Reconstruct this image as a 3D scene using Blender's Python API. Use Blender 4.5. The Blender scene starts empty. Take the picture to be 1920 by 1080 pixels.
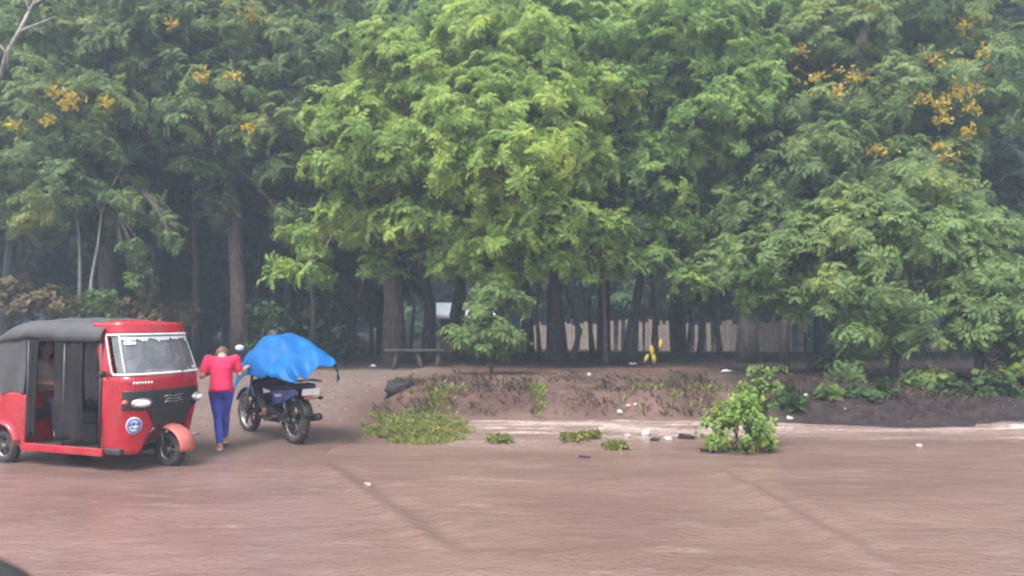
import bpy, math, random
import numpy as np
from mathutils import Vector, Matrix
R = math.radians
rng = np.random.default_rng(11)
random.seed(5)
sc = bpy.context.scene
C = sc.collection
FPX, CAMZ, PITCH = 1400.0, 1.7, math.atan(60 / 1400)

# ------------------------------------------------------------------ basics
def at(px, py, d):
    cx, cy = (px - 960) / FPX, (540 - py) / FPX
    cp, sp = math.cos(PITCH), math.sin(PITCH)
    return Vector((cx * d, d * (cp - cy * sp), CAMZ + d * (sp + cy * cp)))

def _h(i, j, s):
    n = (i * 374761393 + j * 668265263 + s * 982451653) & 0xffffffff
    n = ((n ^ (n >> 13)) * 1274126177) & 0xffffffff
    return ((n ^ (n >> 16)) & 0xffff) / 65535.0

def vn(x, y, s=0):
    x = np.asarray(x, float); y = np.asarray(y, float)
    i = np.floor(x).astype(np.int64); j = np.floor(y).astype(np.int64)
    fx, fy = x - i, y - j
    fx = fx * fx * (3 - 2 * fx); fy = fy * fy * (3 - 2 * fy)
    a = _h(i, j, s) * (1 - fx) + _h(i + 1, j, s) * fx
    b = _h(i, j + 1, s) * (1 - fx) + _h(i + 1, j + 1, s) * fx
    return (a * (1 - fy) + b * fy) * 2 - 1

def fbm(x, y, s=0, o=4):
    t, a = 0, 1.0
    for k in range(o):
        t = t + a * vn(x * 2 ** k, y * 2 ** k, s + k); a *= .5
    return t / 1.9

def sstep(a, b, x):
    t = np.clip((np.asarray(x, float) - a) / (b - a), 0, 1)
    return t * t * (3 - 2 * t)

def tag(o, label=None, cat=None, group=None, kind=None):
    if label: o['label'] = label
    if cat: o['category'] = cat
    if group: o['group'] = group
    if kind: o['kind'] = kind
    return o

def empty(name, loc, rz=0.0, label=None, cat=None, group=None):
    o = bpy.data.objects.new(name, None); C.objects.link(o)
    o.location = loc; o.rotation_euler = (0, 0, rz); o.empty_display_size = .2
    return tag(o, label, cat, group)

def link(name, me, mat=None, parent=None, smooth=True, bevel=0, solid=0):
    o = bpy.data.objects.new(name, me); C.objects.link(o)
    if mat: me.materials.append(mat)
    if parent: o.parent = parent
    if smooth and len(me.polygons):
        me.polygons.foreach_set('use_smooth', [True] * len(me.polygons))
    if solid:
        m = o.modifiers.new('solid', 'SOLIDIFY'); m.thickness = solid; m.offset = 0
    if bevel:
        m = o.modifiers.new('bevel', 'BEVEL'); m.width = bevel; m.segments = 3; m.limit_method = 'ANGLE'; m.harden_normals = False
    return o

def mesh_np(name, V, Q, attrs=None):
    V = np.asarray(V, np.float32); Q = np.asarray(Q, np.int32)
    me = bpy.data.meshes.new(name)
    me.vertices.add(len(V)); me.vertices.foreach_set('co', V.ravel())
    k = Q.shape[1]
    me.loops.add(Q.size); me.loops.foreach_set('vertex_index', Q.ravel())
    me.polygons.add(len(Q)); me.polygons.foreach_set('loop_start', np.arange(len(Q), dtype=np.int32) * k)
    for n, a in (attrs or {}).items():
        at_ = me.attributes.new(n, 'FLOAT', 'POINT'); at_.data.foreach_set('value', np.asarray(a, np.float32))
    me.update(calc_edges=True)
    return me

def grid_mesh(name, P, attrs=None):
    n, m = P.shape[:2]
    idx = np.arange(n * m).reshape(n, m)
    Q = np.stack([idx[:-1, :-1], idx[1:, :-1], idx[1:, 1:], idx[:-1, 1:]], -1).reshape(-1, 4)
    return mesh_np(name, P.reshape(-1, 3), Q, attrs)

class MB:
    def __init__(s): s.v = []; s.f = []
    def add(s, vs, fs):
        b = len(s.v); s.v += [tuple(v) for v in vs]; s.f += [tuple(b + i for i in f) for f in fs]; return s
    def box(s, c, d, rot=None):
        vs = []
        for x in (-1, 1):
            for y in (-1, 1):
                for z in (-1, 1):
                    p = Vector((x * d[0] / 2, y * d[1] / 2, z * d[2] / 2))
                    if rot: p = rot @ p
                    vs.append(Vector(c) + p)
        return s.add(vs, [(0, 1, 3, 2), (4, 6, 7, 5), (0, 4, 5, 1), (2, 3, 7, 6), (0, 2, 6, 4), (1, 5, 7, 3)])
    def tube(s, pts, rad, n=10, caps=True, flat=None):
        pts = [Vector(p) for p in pts]
        if not hasattr(rad, '__len__'): rad = [rad] * len(pts)
        rings = []; prev = None
        for i, p in enumerate(pts):
            t = (pts[min(i + 1, len(pts) - 1)] - pts[max(i - 1, 0)]).normalized()
            if prev is None:
                a = Vector((0, 0, 1)) if abs(t.z) < .9 else Vector((1, 0, 0))
                u = t.cross(a).normalized()
            else:
                u = (prev - t * prev.dot(t)).normalized()
            prev = u; w = t.cross(u)
            rings.append([p + (u * math.cos(2 * math.pi * k / n) + w * math.sin(2 * math.pi * k / n) * (flat or 1)) * rad[i] for k in range(n)])
        vs = [v for r in rings for v in r]; fs = []
        for i in range(len(pts) - 1):
            for k in range(n):
                fs.append((i * n + k, i * n + (k + 1) % n, (i + 1) * n + (k + 1) % n, (i + 1) * n + k))
        if caps:
            fs.append(tuple(range(n))[::-1]); fs.append(tuple((len(pts) - 1) * n + k for k in range(n)))
        return s.add(vs, fs)
    def ell(s, c, r, nu=16, nv=10, rot=None):
        vs = []; fs = []
        for j in range(nv + 1):
            th = math.pi * j / nv
            for i in range(nu):
                ph = 2 * math.pi * i / nu
                p = Vector((r[0] * math.sin(th) * math.cos(ph), r[1] * math.sin(th) * math.sin(ph), r[2] * math.cos(th)))
                if rot: p = rot @ p
                vs.append(Vector(c) + p)
        for j in range(nv):
            for i in range(nu):
                fs.append((j * nu + i, (j + 1) * nu + i, (j + 1) * nu + (i + 1) % nu, j * nu + (i + 1) % nu))
        return s.add(vs, fs)
    def torus(s, c, Rm, r, axis='y', nu=36, nv=12, a0=0, a1=2 * math.pi, flat=1.0):
        full = abs(a1 - a0 - 2 * math.pi) < 1e-4; n = nu if full else nu + 1
        vs = []; fs = []
        for i in range(n):
            a = a0 + (a1 - a0) * i / nu
            for j in range(nv):
                b = 2 * math.pi * j / nv
                q = Rm + r * math.cos(b); w = r * math.sin(b) * flat
                p = Vector((q * math.cos(a), w, q * math.sin(a))) if axis == 'y' else Vector((q * math.cos(a), q * math.sin(a), w))
                vs.append(Vector(c) + p)
        for i in range(nu):
            for j in range(nv):
                i2 = (i + 1) % n
                fs.append((i * nv + j, i * nv + (j + 1) % nv, i2 * nv + (j + 1) % nv, i2 * nv + j))
        return s.add(vs, fs)
    def prism(s, poly, y0, y1):                     # polygon in x,z extruded along y
        n = len(poly)
        vs = [(p[0], y0, p[1]) for p in poly] + [(p[0], y1, p[1]) for p in poly]
        fs = [tuple(range(n)), tuple(range(2 * n - 1, n - 1, -1))]
        fs += [(i, i + n, (i + 1) % n + n, (i + 1) % n) for i in range(n)]
        return s.add(vs, fs)
    def mesh(s, name):
        me = bpy.data.meshes.new(name); me.from_pydata([tuple(v) for v in s.v], [], s.f); me.update(); return me
    def build(s, name, mat, parent=None, smooth=True, bevel=0, solid=0, loc=None):
        o = link(name, s.mesh(name), mat, parent, smooth, bevel, solid)
        if loc is not None: o.location = loc
        return o

# ------------------------------------------------------------------ materials
def newmat(name):
    m = bpy.data.materials.new(name); m.use_nodes = True
    nt = m.node_tree; b = nt.nodes['Principled BSDF']
    return m, nt, b

def N(nt, typ, **kw):
    n = nt.nodes.new(typ)
    for k, v in kw.items():
        if k.startswith('i_'):
            key = k[2:]; key = int(key) if key.isdigit() else key.replace('_', ' ')
            n.inputs[key].default_value = v
        else: setattr(n, k, v)
    return n

def mixc(nt, fac, a, b, blend='MIX'):
    m = N(nt, 'ShaderNodeMix', data_type='RGBA', blend_type=blend)
    for sock, v in ((m.inputs[0], fac), (m.inputs[6], a), (m.inputs[7], b)):
        if hasattr(v, 'is_output'): nt.links.new(v, sock)
        elif isinstance(v, (int, float)): sock.default_value = v
        else: sock.default_value = (*v, 1)
    return m.outputs[2]

def ramp(nt, src, a, b):
    r = N(nt, 'ShaderNodeMapRange', i_1=a, i_2=b); r.interpolation_type = 'SMOOTHSTEP'
    nt.links.new(src, r.inputs[0]); return r.outputs[0]

def noise(nt, scale, detail=4, vec=None, rough=.55, space='Object'):
    n = N(nt, 'ShaderNodeTexNoise'); n.inputs['Scale'].default_value = scale; n.inputs['Detail'].default_value = detail
    n.inputs['Roughness'].default_value = rough
    if vec is None: vec = N(nt, 'ShaderNodeTexCoord').outputs[space]
    nt.links.new(vec, n.inputs['Vector']); return n.outputs['Fac']

def bump(nt, b, src, strength, dist):
    n = N(nt, 'ShaderNodeBump'); n.inputs['Strength'].default_value = strength; n.inputs['Distance'].default_value = dist
    nt.links.new(src, n.inputs['Height']); nt.links.new(n.outputs[0], b.inputs['Normal']); return n

def simple(name, col, rough=.5, metal=0, var=.18, scale=9, spec=.5, dirt=None, dirtamt=.6, bmp=0, coat=0):
    m, nt, b = newmat(name)
    nz = noise(nt, scale, 5)
    lo = tuple(c * (1 - var) for c in col); hi = tuple(min(1, c * (1 + var)) for c in col)
    c = mixc(nt, ramp(nt, nz, .3, .7), lo, hi)
    if dirt:
        n2 = noise(nt, scale * .45, 6, rough=.65)
        f = N(nt, 'ShaderNodeMath', operation='MULTIPLY', i_1=dirtamt); nt.links.new(ramp(nt, n2, .48, .72), f.inputs[0])
        c = mixc(nt, f.outputs[0], c, dirt)
    nt.links.new(c, b.inputs['Base Color'])
    rr = N(nt, 'ShaderNodeMapRange', i_1=.3, i_2=.7, i_3=max(.05, rough - .1), i_4=min(1, rough + .12)); nt.links.new(nz, rr.inputs[0])
    nt.links.new(rr.outputs[0], b.inputs['Roughness'])
    b.inputs['Metallic'].default_value = metal; b.inputs['Specular IOR Level'].default_value = spec
    if coat: b.inputs['Coat Weight'].default_value = coat; b.inputs['Coat Roughness'].default_value = .15
    if bmp: bump(nt, b, noise(nt, scale * 3, 6), .6, bmp)
    return m

def leafmat(name, dark, light, yellow=None, trans=.35, nscale=.9):
    m, nt, b = newmat(name)
    geo = N(nt, 'ShaderNodeNewGeometry'); tint = N(nt, 'ShaderNodeAttribute', attribute_name='tint')
    add = N(nt, 'ShaderNodeMath', operation='MULTIPLY_ADD', i_1=.45); nt.links.new(geo.outputs['Random Per Island'], add.inputs[0])
    t2 = N(nt, 'ShaderNodeMath', operation='MULTIPLY', i_1=.6); nt.links.new(tint.outputs['Fac'], t2.inputs[0])
    nt.links.new(t2.outputs[0], add.inputs[2])
    c = mixc(nt, add.outputs[0], dark, light)
    if yellow:
        c = mixc(nt, ramp(nt, noise(nt, nscale, 2), .52, .72), c, yellow)
    nt.links.new(c, b.inputs['Base Color'])
    b.inputs['Roughness'].default_value = .55; b.inputs['Specular IOR Level'].default_value = .2
    tr = N(nt, 'ShaderNodeBsdfTranslucent'); hs = N(nt, 'ShaderNodeHueSaturation', i_Hue=.485, i_Value=1.25)
    nt.links.new(c, hs.inputs['Color']); nt.links.new(hs.outputs[0], tr.inputs['Color'])
    mx = N(nt, 'ShaderNodeMixShader', i_0=trans)
    nt.links.new(b.outputs[0], mx.inputs[1]); nt.links.new(tr.outputs[0], mx.inputs[2])
    nt.links.new(mx.outputs[0], nt.nodes['Material Output'].inputs['Surface'])
    return m

def barkmat(name, a, b_, moss=None):
    m, nt, b = newmat(name)
    tc = N(nt, 'ShaderNodeTexCoord'); mp = N(nt, 'ShaderNodeMapping'); mp.inputs['Scale'].default_value = (7, 7, 1.6)
    nt.links.new(tc.outputs['Object'], mp.inputs[0])
    nz = noise(nt, 2.2, 7, mp.outputs[0], .65)
    c = mixc(nt, ramp(nt, nz, .35, .65), a, b_)
    if moss: c = mixc(nt, ramp(nt, noise(nt, 1.3, 4), .5, .68), c, moss)
    nt.links.new(c, b.inputs['Base Color']); b.inputs['Roughness'].default_value = .85
    bump(nt, b, nz, .9, .05); return m

M = {}
M['bright'] = leafmat('leaf_bright', (.105, .19, .045), (.31, .43, .10), (.38, .45, .09), .46, .5)
M['green'] = leafmat('leaf_green', (.09, .17, .045), (.25, .38, .10), (.30, .39, .085), .44, .5)
M['olive'] = leafmat('leaf_olive', (.065, .11, .042), (.175, .25, .085), (.22, .25, .07), .38, .5)
M['dull'] = leafmat('leaf_dull', (.075, .125, .045), (.195, .285, .095), (.24, .285, .08), .40, .6)
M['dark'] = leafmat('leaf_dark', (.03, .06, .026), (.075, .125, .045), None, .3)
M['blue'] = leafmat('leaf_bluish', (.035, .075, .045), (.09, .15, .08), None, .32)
M['brownleaf'] = leafmat('leaf_brown', (.07, .05, .028), (.17, .14, .07), (.14, .14, .045), .3, 1.6)
M['dryweed'] = leafmat('dry_weed', (.035, .026, .022), (.11, .08, .06), (.085, .08, .035), .2, 1.6)
M['bush'] = leafmat('leaf_bush', (.11, .20, .05), (.25, .36, .095), (.30, .36, .08), .42, 2.5)
M['grass'] = leafmat('grass_blades', (.105, .135, .04), (.25, .28, .085), (.31, .265, .10), .35, 2.2)
M['flower'] = leafmat('yellow_flowers', (.42, .31, .03), (.60, .50, .10), None, .3)
M['bark'] = barkmat('bark_grey', (.035, .029, .028), (.10, .083, .075), (.045, .055, .028))
M['barkred'] = barkmat('bark_red', (.06, .042, .036), (.155, .108, .09), (.07, .07, .04))
M['barkpale'] = barkmat('bark_pale', (.22, .20, .18), (.42, .39, .36))
M['red'] = simple('red_paint', (.34, .006, .019), .28, 0, .1, 5, dirt=(.22, .08, .065), dirtamt=.35, coat=.3)
M['redfade'] = simple('faded_red_paint', (.40, .10, .085), .45, 0, .15, 9, dirt=(.38, .24, .21), dirtamt=.8)
M['canvas'] = simple('grey_canvas', (.052, .052, .056), .75, 0, .25, 6, bmp=.004)
M['pvc'] = simple('dark_pvc_curtain', (.012, .011, .013), .6, 0, .3, 5, .2, dirt=(.05, .042, .042), dirtamt=.4)
M['black'] = simple('black_plastic', (.018, .018, .02), .4, 0, .3, 12)
M['rubber'] = simple('rubber', (.022, .021, .021), .75, 0, .3, 20, dirt=(.12, .08, .065), dirtamt=.7)
M['steel'] = simple('steel', (.45, .45, .46), .3, .9, .15, 14, dirt=(.25, .18, .15), dirtamt=.5)
M['darksteel'] = simple('dark_steel', (.06, .06, .065), .45, .6, .3, 14, dirt=(.16, .11, .09), dirtamt=.6)
M['white'] = simple('white_paint', (.62, .62, .62), .4, 0, .06, 10)
M['lamp'] = simple('lamp_glass', (.80, .82, .84), .12, 0, .05, 20, .8)
M['seat'] = simple('seat_vinyl', (.035, .028, .034), .5, 0, .25, 10)
M['bikeblue'] = simple('blue_paint', (.015, .05, .28), .3, 0, .15, 10, dirt=(.12, .09, .09), dirtamt=.5, coat=.4)
M['decalblue'] = simple('decal_blue', (.08, .13, .42), .5, 0, .1, 20)
M['skin'] = simple('skin_brown', (.20, .095, .06), .5, 0, .12, 12)
M['skinlight'] = simple('skin_tan', (.42, .24, .17), .5, 0, .1, 12)
M['hair'] = simple('hair_black', (.02, .014, .012), .6, 0, .4, 40, bmp=.004)
M['hairbrown'] = simple('hair_brown', (.10, .045, .03), .6, 0, .4, 40, bmp=.004)
M['pink'] = simple('pink_cotton', (.60, .015, .075), .85, 0, .14, 4, bmp=.03)
M['jean'] = simple('blue_leggings', (.045, .065, .34), .8, 0, .3, 4, bmp=.025)
M['darkcloth'] = simple('dark_cloth', (.025, .022, .028), .85, 0, .3, 9, bmp=.006)
M['purplecloth'] = simple('dark_purple_cloth', (.040, .030, .050), .85, 0, .3, 9, bmp=.006)
M['palecloth'] = simple('pale_cloth', (.45, .38, .32), .85, 0, .2, 9, bmp=.006)
M['sandal'] = simple('pink_sandal', (.70, .40, .38), .6, 0, .1, 10)
M['wood'] = barkmat('weathered_wood', (.026, .022, .022), (.065, .055, .05))
M['plank'] = barkmat('pale_planks', (.20, .155, .13), (.36, .29, .245))
M['tin'] = simple('pale_tin', (.72, .74, .76), .35, .2, .1, 4)
M['mudwall'] = simple('mud_wall', (.22, .15, .12), .9, 0, .2, 3, bmp=.01)
M['litter'] = simple('white_plastic', (.50, .49, .48), .4, 0, .1, 12)
M['litterpink'] = simple('pinkish_plastic', (.42, .30, .28), .5, 0, .15, 12)
M['rock_shade'] = simple('dark_rock_shade', (.014, .012, .012), .85, 0, .4, 4, bmp=.03)  # dark stones, and the lump that stands for the shade of a hollow
M['stone'] = simple('brown_stone', (.24, .17, .14), .7, 0, .3, 8, bmp=.02)
M['deadleaf'] = leafmat('dead_leaves', (.05, .034, .028), (.21, .15, .125), None, .15)

def tarpmat():
    m, nt, b = newmat('blue_tarpaulin')
    nz = noise(nt, 3.5, 5)
    c = mixc(nt, ramp(nt, nz, .35, .68), (.0025, .095, .31), (.0035, .13, .39))
    nt.links.new(c, b.inputs['Base Color']); b.inputs['Roughness'].default_value = .45; b.inputs['Specular IOR Level'].default_value = .25
    w = noise(nt, 14, 5); bump(nt, b, w, .5, .02)
    tr = N(nt, 'ShaderNodeBsdfTranslucent'); nt.links.new(c, tr.inputs['Color'])
    mx = N(nt, 'ShaderNodeMixShader', i_0=.18)
    nt.links.new(b.outputs[0], mx.inputs[1]); nt.links.new(tr.outputs[0], mx.inputs[2])
    nt.links.new(mx.outputs[0], nt.nodes['Material Output'].inputs['Surface'])
    return m
M['tarp'] = tarpmat()

def glassmat():
    m, nt, b = newmat('wet_windscreen')
    b.inputs['Base Color'].default_value = (.22, .235, .26, 1); b.inputs['Roughness'].default_value = .12
    b.inputs['Specular IOR Level'].default_value = .9
    t = N(nt, 'ShaderNodeBsdfTransparent'); t.inputs[0].default_value = (.75, .78, .8, 1)
    mx = N(nt, 'ShaderNodeMixShader')
    nz = noise(nt, 6, 5)
    f = N(nt, 'ShaderNodeMapRange', i_1=.35, i_2=.7, i_3=.42, i_4=.68); nt.links.new(nz, f.inputs[0]); nt.links.new(f.outputs[0], mx.inputs[0])
    nt.links.new(t.outputs[0], mx.inputs[1]); nt.links.new(b.outputs[0], mx.inputs[2])
    nt.links.new(mx.outputs[0], nt.nodes['Material Output'].inputs['Surface'])
    return m
M['glass'] = glassmat()

# ------------------------------------------------------------------ ground and flood water
def ground_h(x, y):
    x = np.asarray(x, float); y = np.asarray(y, float)
    wob = .35 * vn(x * .55, y * .3, 7) + .15 * vn(x * 1.7, y * .9, 8)
    bed = -.10 + .03 * vn(x * .4, y * .4, 3)
    # right: flooded channel up to a steep bank
    e = 12.75 - .9 * sstep(3.5, 6.5, x) + .25 * wob
    bank = bed + .14 * sstep(e - .5, e + .05, y) + .38 * sstep(e, e + .7, y) + .12 * sstep(e + .5, e + 3.0, y)
    # left: a gentle ramp of road verge
    y0 = 9.2 + .25 * wob
    ramp_ = -.03 + .05 * sstep(8.2, 10.2, y) + .03 * np.clip(y - 10.0, 0, 1.5) / 1.0 + .058 * np.clip(y - 11.5, 0, 6.8)
    k = sstep(-2.55, -1.95, x + .3 * (wob))
    h = ramp_ * (1 - k) + bank * k
    # grassy hump between the verge and the water
    h = np.maximum(h, -.25 + .34 * np.exp(-(((x + 1.42 + .1 * (y - 11.5)) / 1.05) ** 2 + ((y - 11.8) / 1.9) ** 2) ** 1.3) + .02 * wob)
    far = -.62 * sstep(25, 42, y) * sstep(-12, -5, x) + .25 * sstep(25, 60, y) * (1 - sstep(-12, -5, x))
    rough = (.018 * fbm(x * 2.3, y * 2.3, 21) + .03 * fbm(x * .8, y * .8, 31)) * sstep(-.02, .12, h) + .10 * fbm(x * 1.6, y * 3, 41) * sstep(.02, .2, h) * sstep(.60, .35, h) * k
    near = sstep(7.0, 2.0, y) * .0
    return h + far + rough + near

def gz(x, y): return float(ground_h(x, y))

def axis(*segs):
    out = []
    for a, b, st in segs: out.append(np.arange(a, b, st))
    out.append([segs[-1][1]]); return np.concatenate(out)

gx = axis((-300, -60, 30), (-60, -16, 4), (-16, -8, .25), (-8, 10, .07), (10, 16, .25), (16, 60, 4), (60, 300, 30))
gy = axis((-300, -20, 28), (-20, 7, .9), (7, 17, .06), (17, 24, .2), (24, 60, 1.5), (60, 300, 30))
X, Y = np.meshgrid(gx, gy, indexing='ij')
Z = ground_h(X, Y)
wf = .9 * fbm(X * .35, Y * .35, 51) + .4 * fbm(X * 1.6, Y * 1.6, 52)
humus_shade = np.maximum(sstep(18.0, 19.6, Y + .6 * wf), sstep(3.9, 5.0, X + .5 * wf) * sstep(11.2, 11.8, Y + .1 * wf))  # humus; on the right bank it also paints in the overhanging crown's shade
gravel = sstep(-2.0, -3.6, X + .5 * wf) * sstep(7.0, 9.3, Y) + .9 * sstep(15.2, 16.6, Y + .2 * wf) * sstep(-.5, -2.4, X)
gravel = np.clip(gravel, 0, 1) * (1 - humus_shade)
mud = sstep(.16, -.01, Z)
gme = grid_mesh('ground', np.stack([X, Y, Z], -1), {'humus_shade': humus_shade.ravel(), 'gravel': gravel.ravel(), 'mud': mud.ravel()})

def groundmat():
    m, nt, b = newmat('laterite_soil')
    A = lambda n: N(nt, 'ShaderNodeAttribute', attribute_name=n).outputs['Fac']
    n1, n2, n3 = noise(nt, 1.1, 6), noise(nt, 7, 7, rough=.7), noise(nt, 38, 4)
    red = mixc(nt, ramp(nt, n1, .35, .65), (.085, .051, .041), (.15, .094, .078))
    red = mixc(nt, ramp(nt, n2, .45, .7), red, (.045, .033, .030))
    grv = mixc(nt, ramp(nt, n2, .3, .7), (.115, .080, .068), (.195, .148, .130))
    grv = mixc(nt, ramp(nt, n3, .56, .66), grv, (.10, .066, .054))
    hum_shade = mixc(nt, ramp(nt, n2, .35, .68), (.020, .016, .017), (.048, .036, .034))  # humus tone, deepened to carry the crown's shade on the bank
    c = mixc(nt, A('gravel'), red, grv)
    f = N(nt, 'ShaderNodeMath', operation='MULTIPLY', i_1=.55); nt.links.new(A('mud'), f.inputs[0])
    c = mixc(nt, f.outputs[0], c, (.155, .103, .09))
    c = mixc(nt, A('humus_shade'), c, hum_shade)
    nt.links.new(c, b.inputs['Base Color'])
    b.inputs['Specular IOR Level'].default_value = .12
    r = N(nt, 'ShaderNodeMapRange', i_3=.9, i_4=.55); nt.links.new(A('mud'), r.inputs[0]); nt.links.new(r.outputs[0], b.inputs['Roughness'])
    sm = N(nt, 'ShaderNodeMath', operation='ADD'); nt.links.new(n2, sm.inputs[0]); nt.links.new(n3, sm.inputs[1])
    bump(nt, b, sm.outputs[0], .8, .035)
    return m
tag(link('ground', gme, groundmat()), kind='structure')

wx = axis((-60, -14, 4), (-14, -8, .2), (-8, 9, .055), (9, 14, .2), (14, 60, 4))
wy = axis((-30, -6, 3), (-6, 2, .4), (2, 13.6, .045))
X, Y = np.meshgrid(wx, wy, indexing='ij')
fade = sstep(13.6, 12.0, Y)
xr, yr = X * .97 - Y * .22, Y * .97 + X * .22
rip = .014 * fbm(xr * .6, yr * 1.3, 61, 4) + .006 * fbm(xr * 2.2, yr * 4.2, 65, 3) + .004 * fbm(X * 7, Y * 8, 67, 2)
def wake(x0, y0, x1, y1, wdt, amp):
    L = math.hypot(x1 - x0, y1 - y0); tx, ty = (x1 - x0) / L, (y1 - y0) / L
    s = (X - x0) * tx + (Y - y0) * ty; q = -(X - x0) * ty + (Y - y0) * tx + .08 * fbm(s * .8, s * .3, 71)
    env = sstep(-.3, .5, s) * sstep(L + .3, L - .6, s)
    return env * amp * (np.exp(-(q / wdt) ** 2) - .8 * np.exp(-((q - wdt * 1.9) / wdt) ** 2))
a, b_ = at(600, 868, 8.9), at(840, 1045, 5.4)
rip += wake(a.x, a.y, b_.x, b_.y, .11, .036)
a, b_ = at(1340, 880, 8.5), at(1660, 1065, 5.1)
rip += wake(a.x, a.y, b_.x, b_.y, .11, .036)
surge = sstep(6.2, 8.0, X) * sstep(10.3, 10.9, Y) * (.05 + .07 * fbm(X * 1.2, Y * 2.5, 85, 4))
chop = surge + sstep(10.4, 11.8, Y + .3 * vn(X * .5, Y * .5, 77)) * (.012 * fbm(X * 1.3, Y * 5.5, 81, 4) + .006)
Zw = .0 + rip * fade + chop * sstep(-1.6, -.6, X)
mx_ = .5 + .5 * fbm(X * .55, Y * 3.2, 91, 4)
foam_glint = sstep(.42, .66, .5 + .5 * fbm(X * .8 + 3 * vn(X * .3, Y * .3, 96), Y * 4.5, 97, 5)) * sstep(.30, .5, .5 + .5 * fbm(X * 2.5, Y * 9, 98, 3)) * sstep(10.2, 11.8, Y) * sstep(-1.3, -.6, X) * (1 - .75 * sstep(4.0, 5.0, X))  # sky reflected in the riffles, painted as pale streaks
foam_glint = np.maximum(foam_glint, sstep(.42, .7, .5 + .5 * fbm(X * .7, Y * 4.2, 95, 4)) * sstep(5.6, 7.4, X) * sstep(10.4, 10.9, Y - .05 * (X - 6) + .25 * vn(X * .8, Y * .5, 94)))
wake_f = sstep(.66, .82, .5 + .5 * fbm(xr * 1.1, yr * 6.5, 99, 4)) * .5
foam_glint = np.maximum(foam_glint, wake_f * .35)
pale_band = sstep(10.0, 11.4, Y + .5 * vn(X * .6, Y * .8, 101) - .8 * sstep(4, 6, X)*0) * sstep(-1.5, -.9, X) * (.10 + .50 * sstep(.32, .75, .5 + .5 * fbm(X * .7, Y * 3.8, 103, 4)))
foam_glint = np.maximum(foam_glint, pale_band)
wme = grid_mesh('water', np.stack([X, Y, Zw], -1), {'foam_glint': foam_glint.ravel()})

def watermat():
    m, nt, b = newmat('muddy_water')
    tc = N(nt, 'ShaderNodeTexCoord'); mp = N(nt, 'ShaderNodeMapping'); mp.inputs['Rotation'].default_value = (0, 0, R(-9)); mp.inputs['Scale'].default_value = (.8, 2.1, 1)
    nt.links.new(tc.outputs['Object'], mp.inputs[0])
    n1 = noise(nt, .55, 4, mp.outputs[0]); n2 = noise(nt, 2.6, 6, mp.outputs[0], .65); n3 = noise(nt, 11, 4, mp.outputs[0])
    c = mixc(nt, ramp(nt, n1, .3, .7), (.145, .087, .076), (.192, .121, .107))
    c = mixc(nt, ramp(nt, n2, .48, .8), c, (.20, .140, .128))
    f = N(nt, 'ShaderNodeMath', operation='MULTIPLY'); nt.links.new(N(nt, 'ShaderNodeAttribute', attribute_name='foam_glint').outputs['Fac'], f.inputs[0]); nt.links.new(ramp(nt, n3, .3, .6), f.inputs[1])
    c = mixc(nt, f.outputs[0], c, (.55, .46, .42))  # pale colour for real foam and for the painted sky reflection
    nt.links.new(c, b.inputs['Base Color']); b.inputs['Roughness'].default_value = .24; b.inputs['Specular IOR Level'].default_value = .5
    n4 = noise(nt, 16, 3)
    s = N(nt, 'ShaderNodeMath', operation='MULTIPLY_ADD', i_1=.55); nt.links.new(n4, s.inputs[0]); nt.links.new(n2, s.inputs[2])
    bump(nt, b, s.outputs[0], .6, .035)
    return m
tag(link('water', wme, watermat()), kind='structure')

# ------------------------------------------------------------------ foliage
def frond(V, Q, T, base, az, elev, L, droop, npair, ll, lw):
    ca, sa = math.cos(az), math.sin(az)
    p = np.array(base, float); e = elev; st = L / npair
    for i in range(npair + 1):
        d = np.array([ca * math.cos(e), sa * math.cos(e), math.sin(e)])
        side = np.array([-sa, ca, 0.0])
        sides = (1, -1) if i < npair else (0,)
        taper = .75 + .5 * math.sin(math.pi * (i + .6) / (npair + 1.2))
        for s in sides:
            ld = (d * .55 + side * s * .85 + np.array([0, 0, -.38])) if s else d + np.array([0, 0, -.35])
            ld = ld + rng.normal(0, .12, 3); ld /= np.linalg.norm(ld)
            wv = np.cross(ld, [0, 0, 1.0]); wv /= (np.linalg.norm(wv) + 1e-6)
            wv = wv + np.array([0, 0, rng.normal(0, .25)])
            l, w = ll * taper * rng.uniform(.85, 1.15), lw * taper
            b0 = len(V)
            V += [p, p + ld * l * .5 + wv * w, p + ld * l + np.array([0, 0, -.12 * l]), p + ld * l * .5 - wv * w]
            Q.append((b0, b0 + 1, b0 + 2, b0 + 3))
        p = p + d * st; e -= droop / npair

def spray(nf, npair, L, ll, lw, e0=.8, droop=1.35):
    V, Q = [], []
    for k in range(nf):
        az = 2 * math.pi * (k + rng.uniform(-.3, .3)) / nf
        frond(V, Q, None, rng.normal(0, .03, 3), az, e0 * rng.uniform(.1, 1.2), L * rng.uniform(.75, 1.15), droop * rng.uniform(.8, 1.2), npair, ll, lw)
    return np.array(V), np.array(Q)

SP_NEAR = [spray(7, 6, .42, .135, .028) for _ in range(7)]
SP_MID = [spray(7, 4, .52, .24, .055) for _ in range(5)]
SP_FAR = [spray(6, 3, .85, .46, .12) for _ in range(4)]

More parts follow.
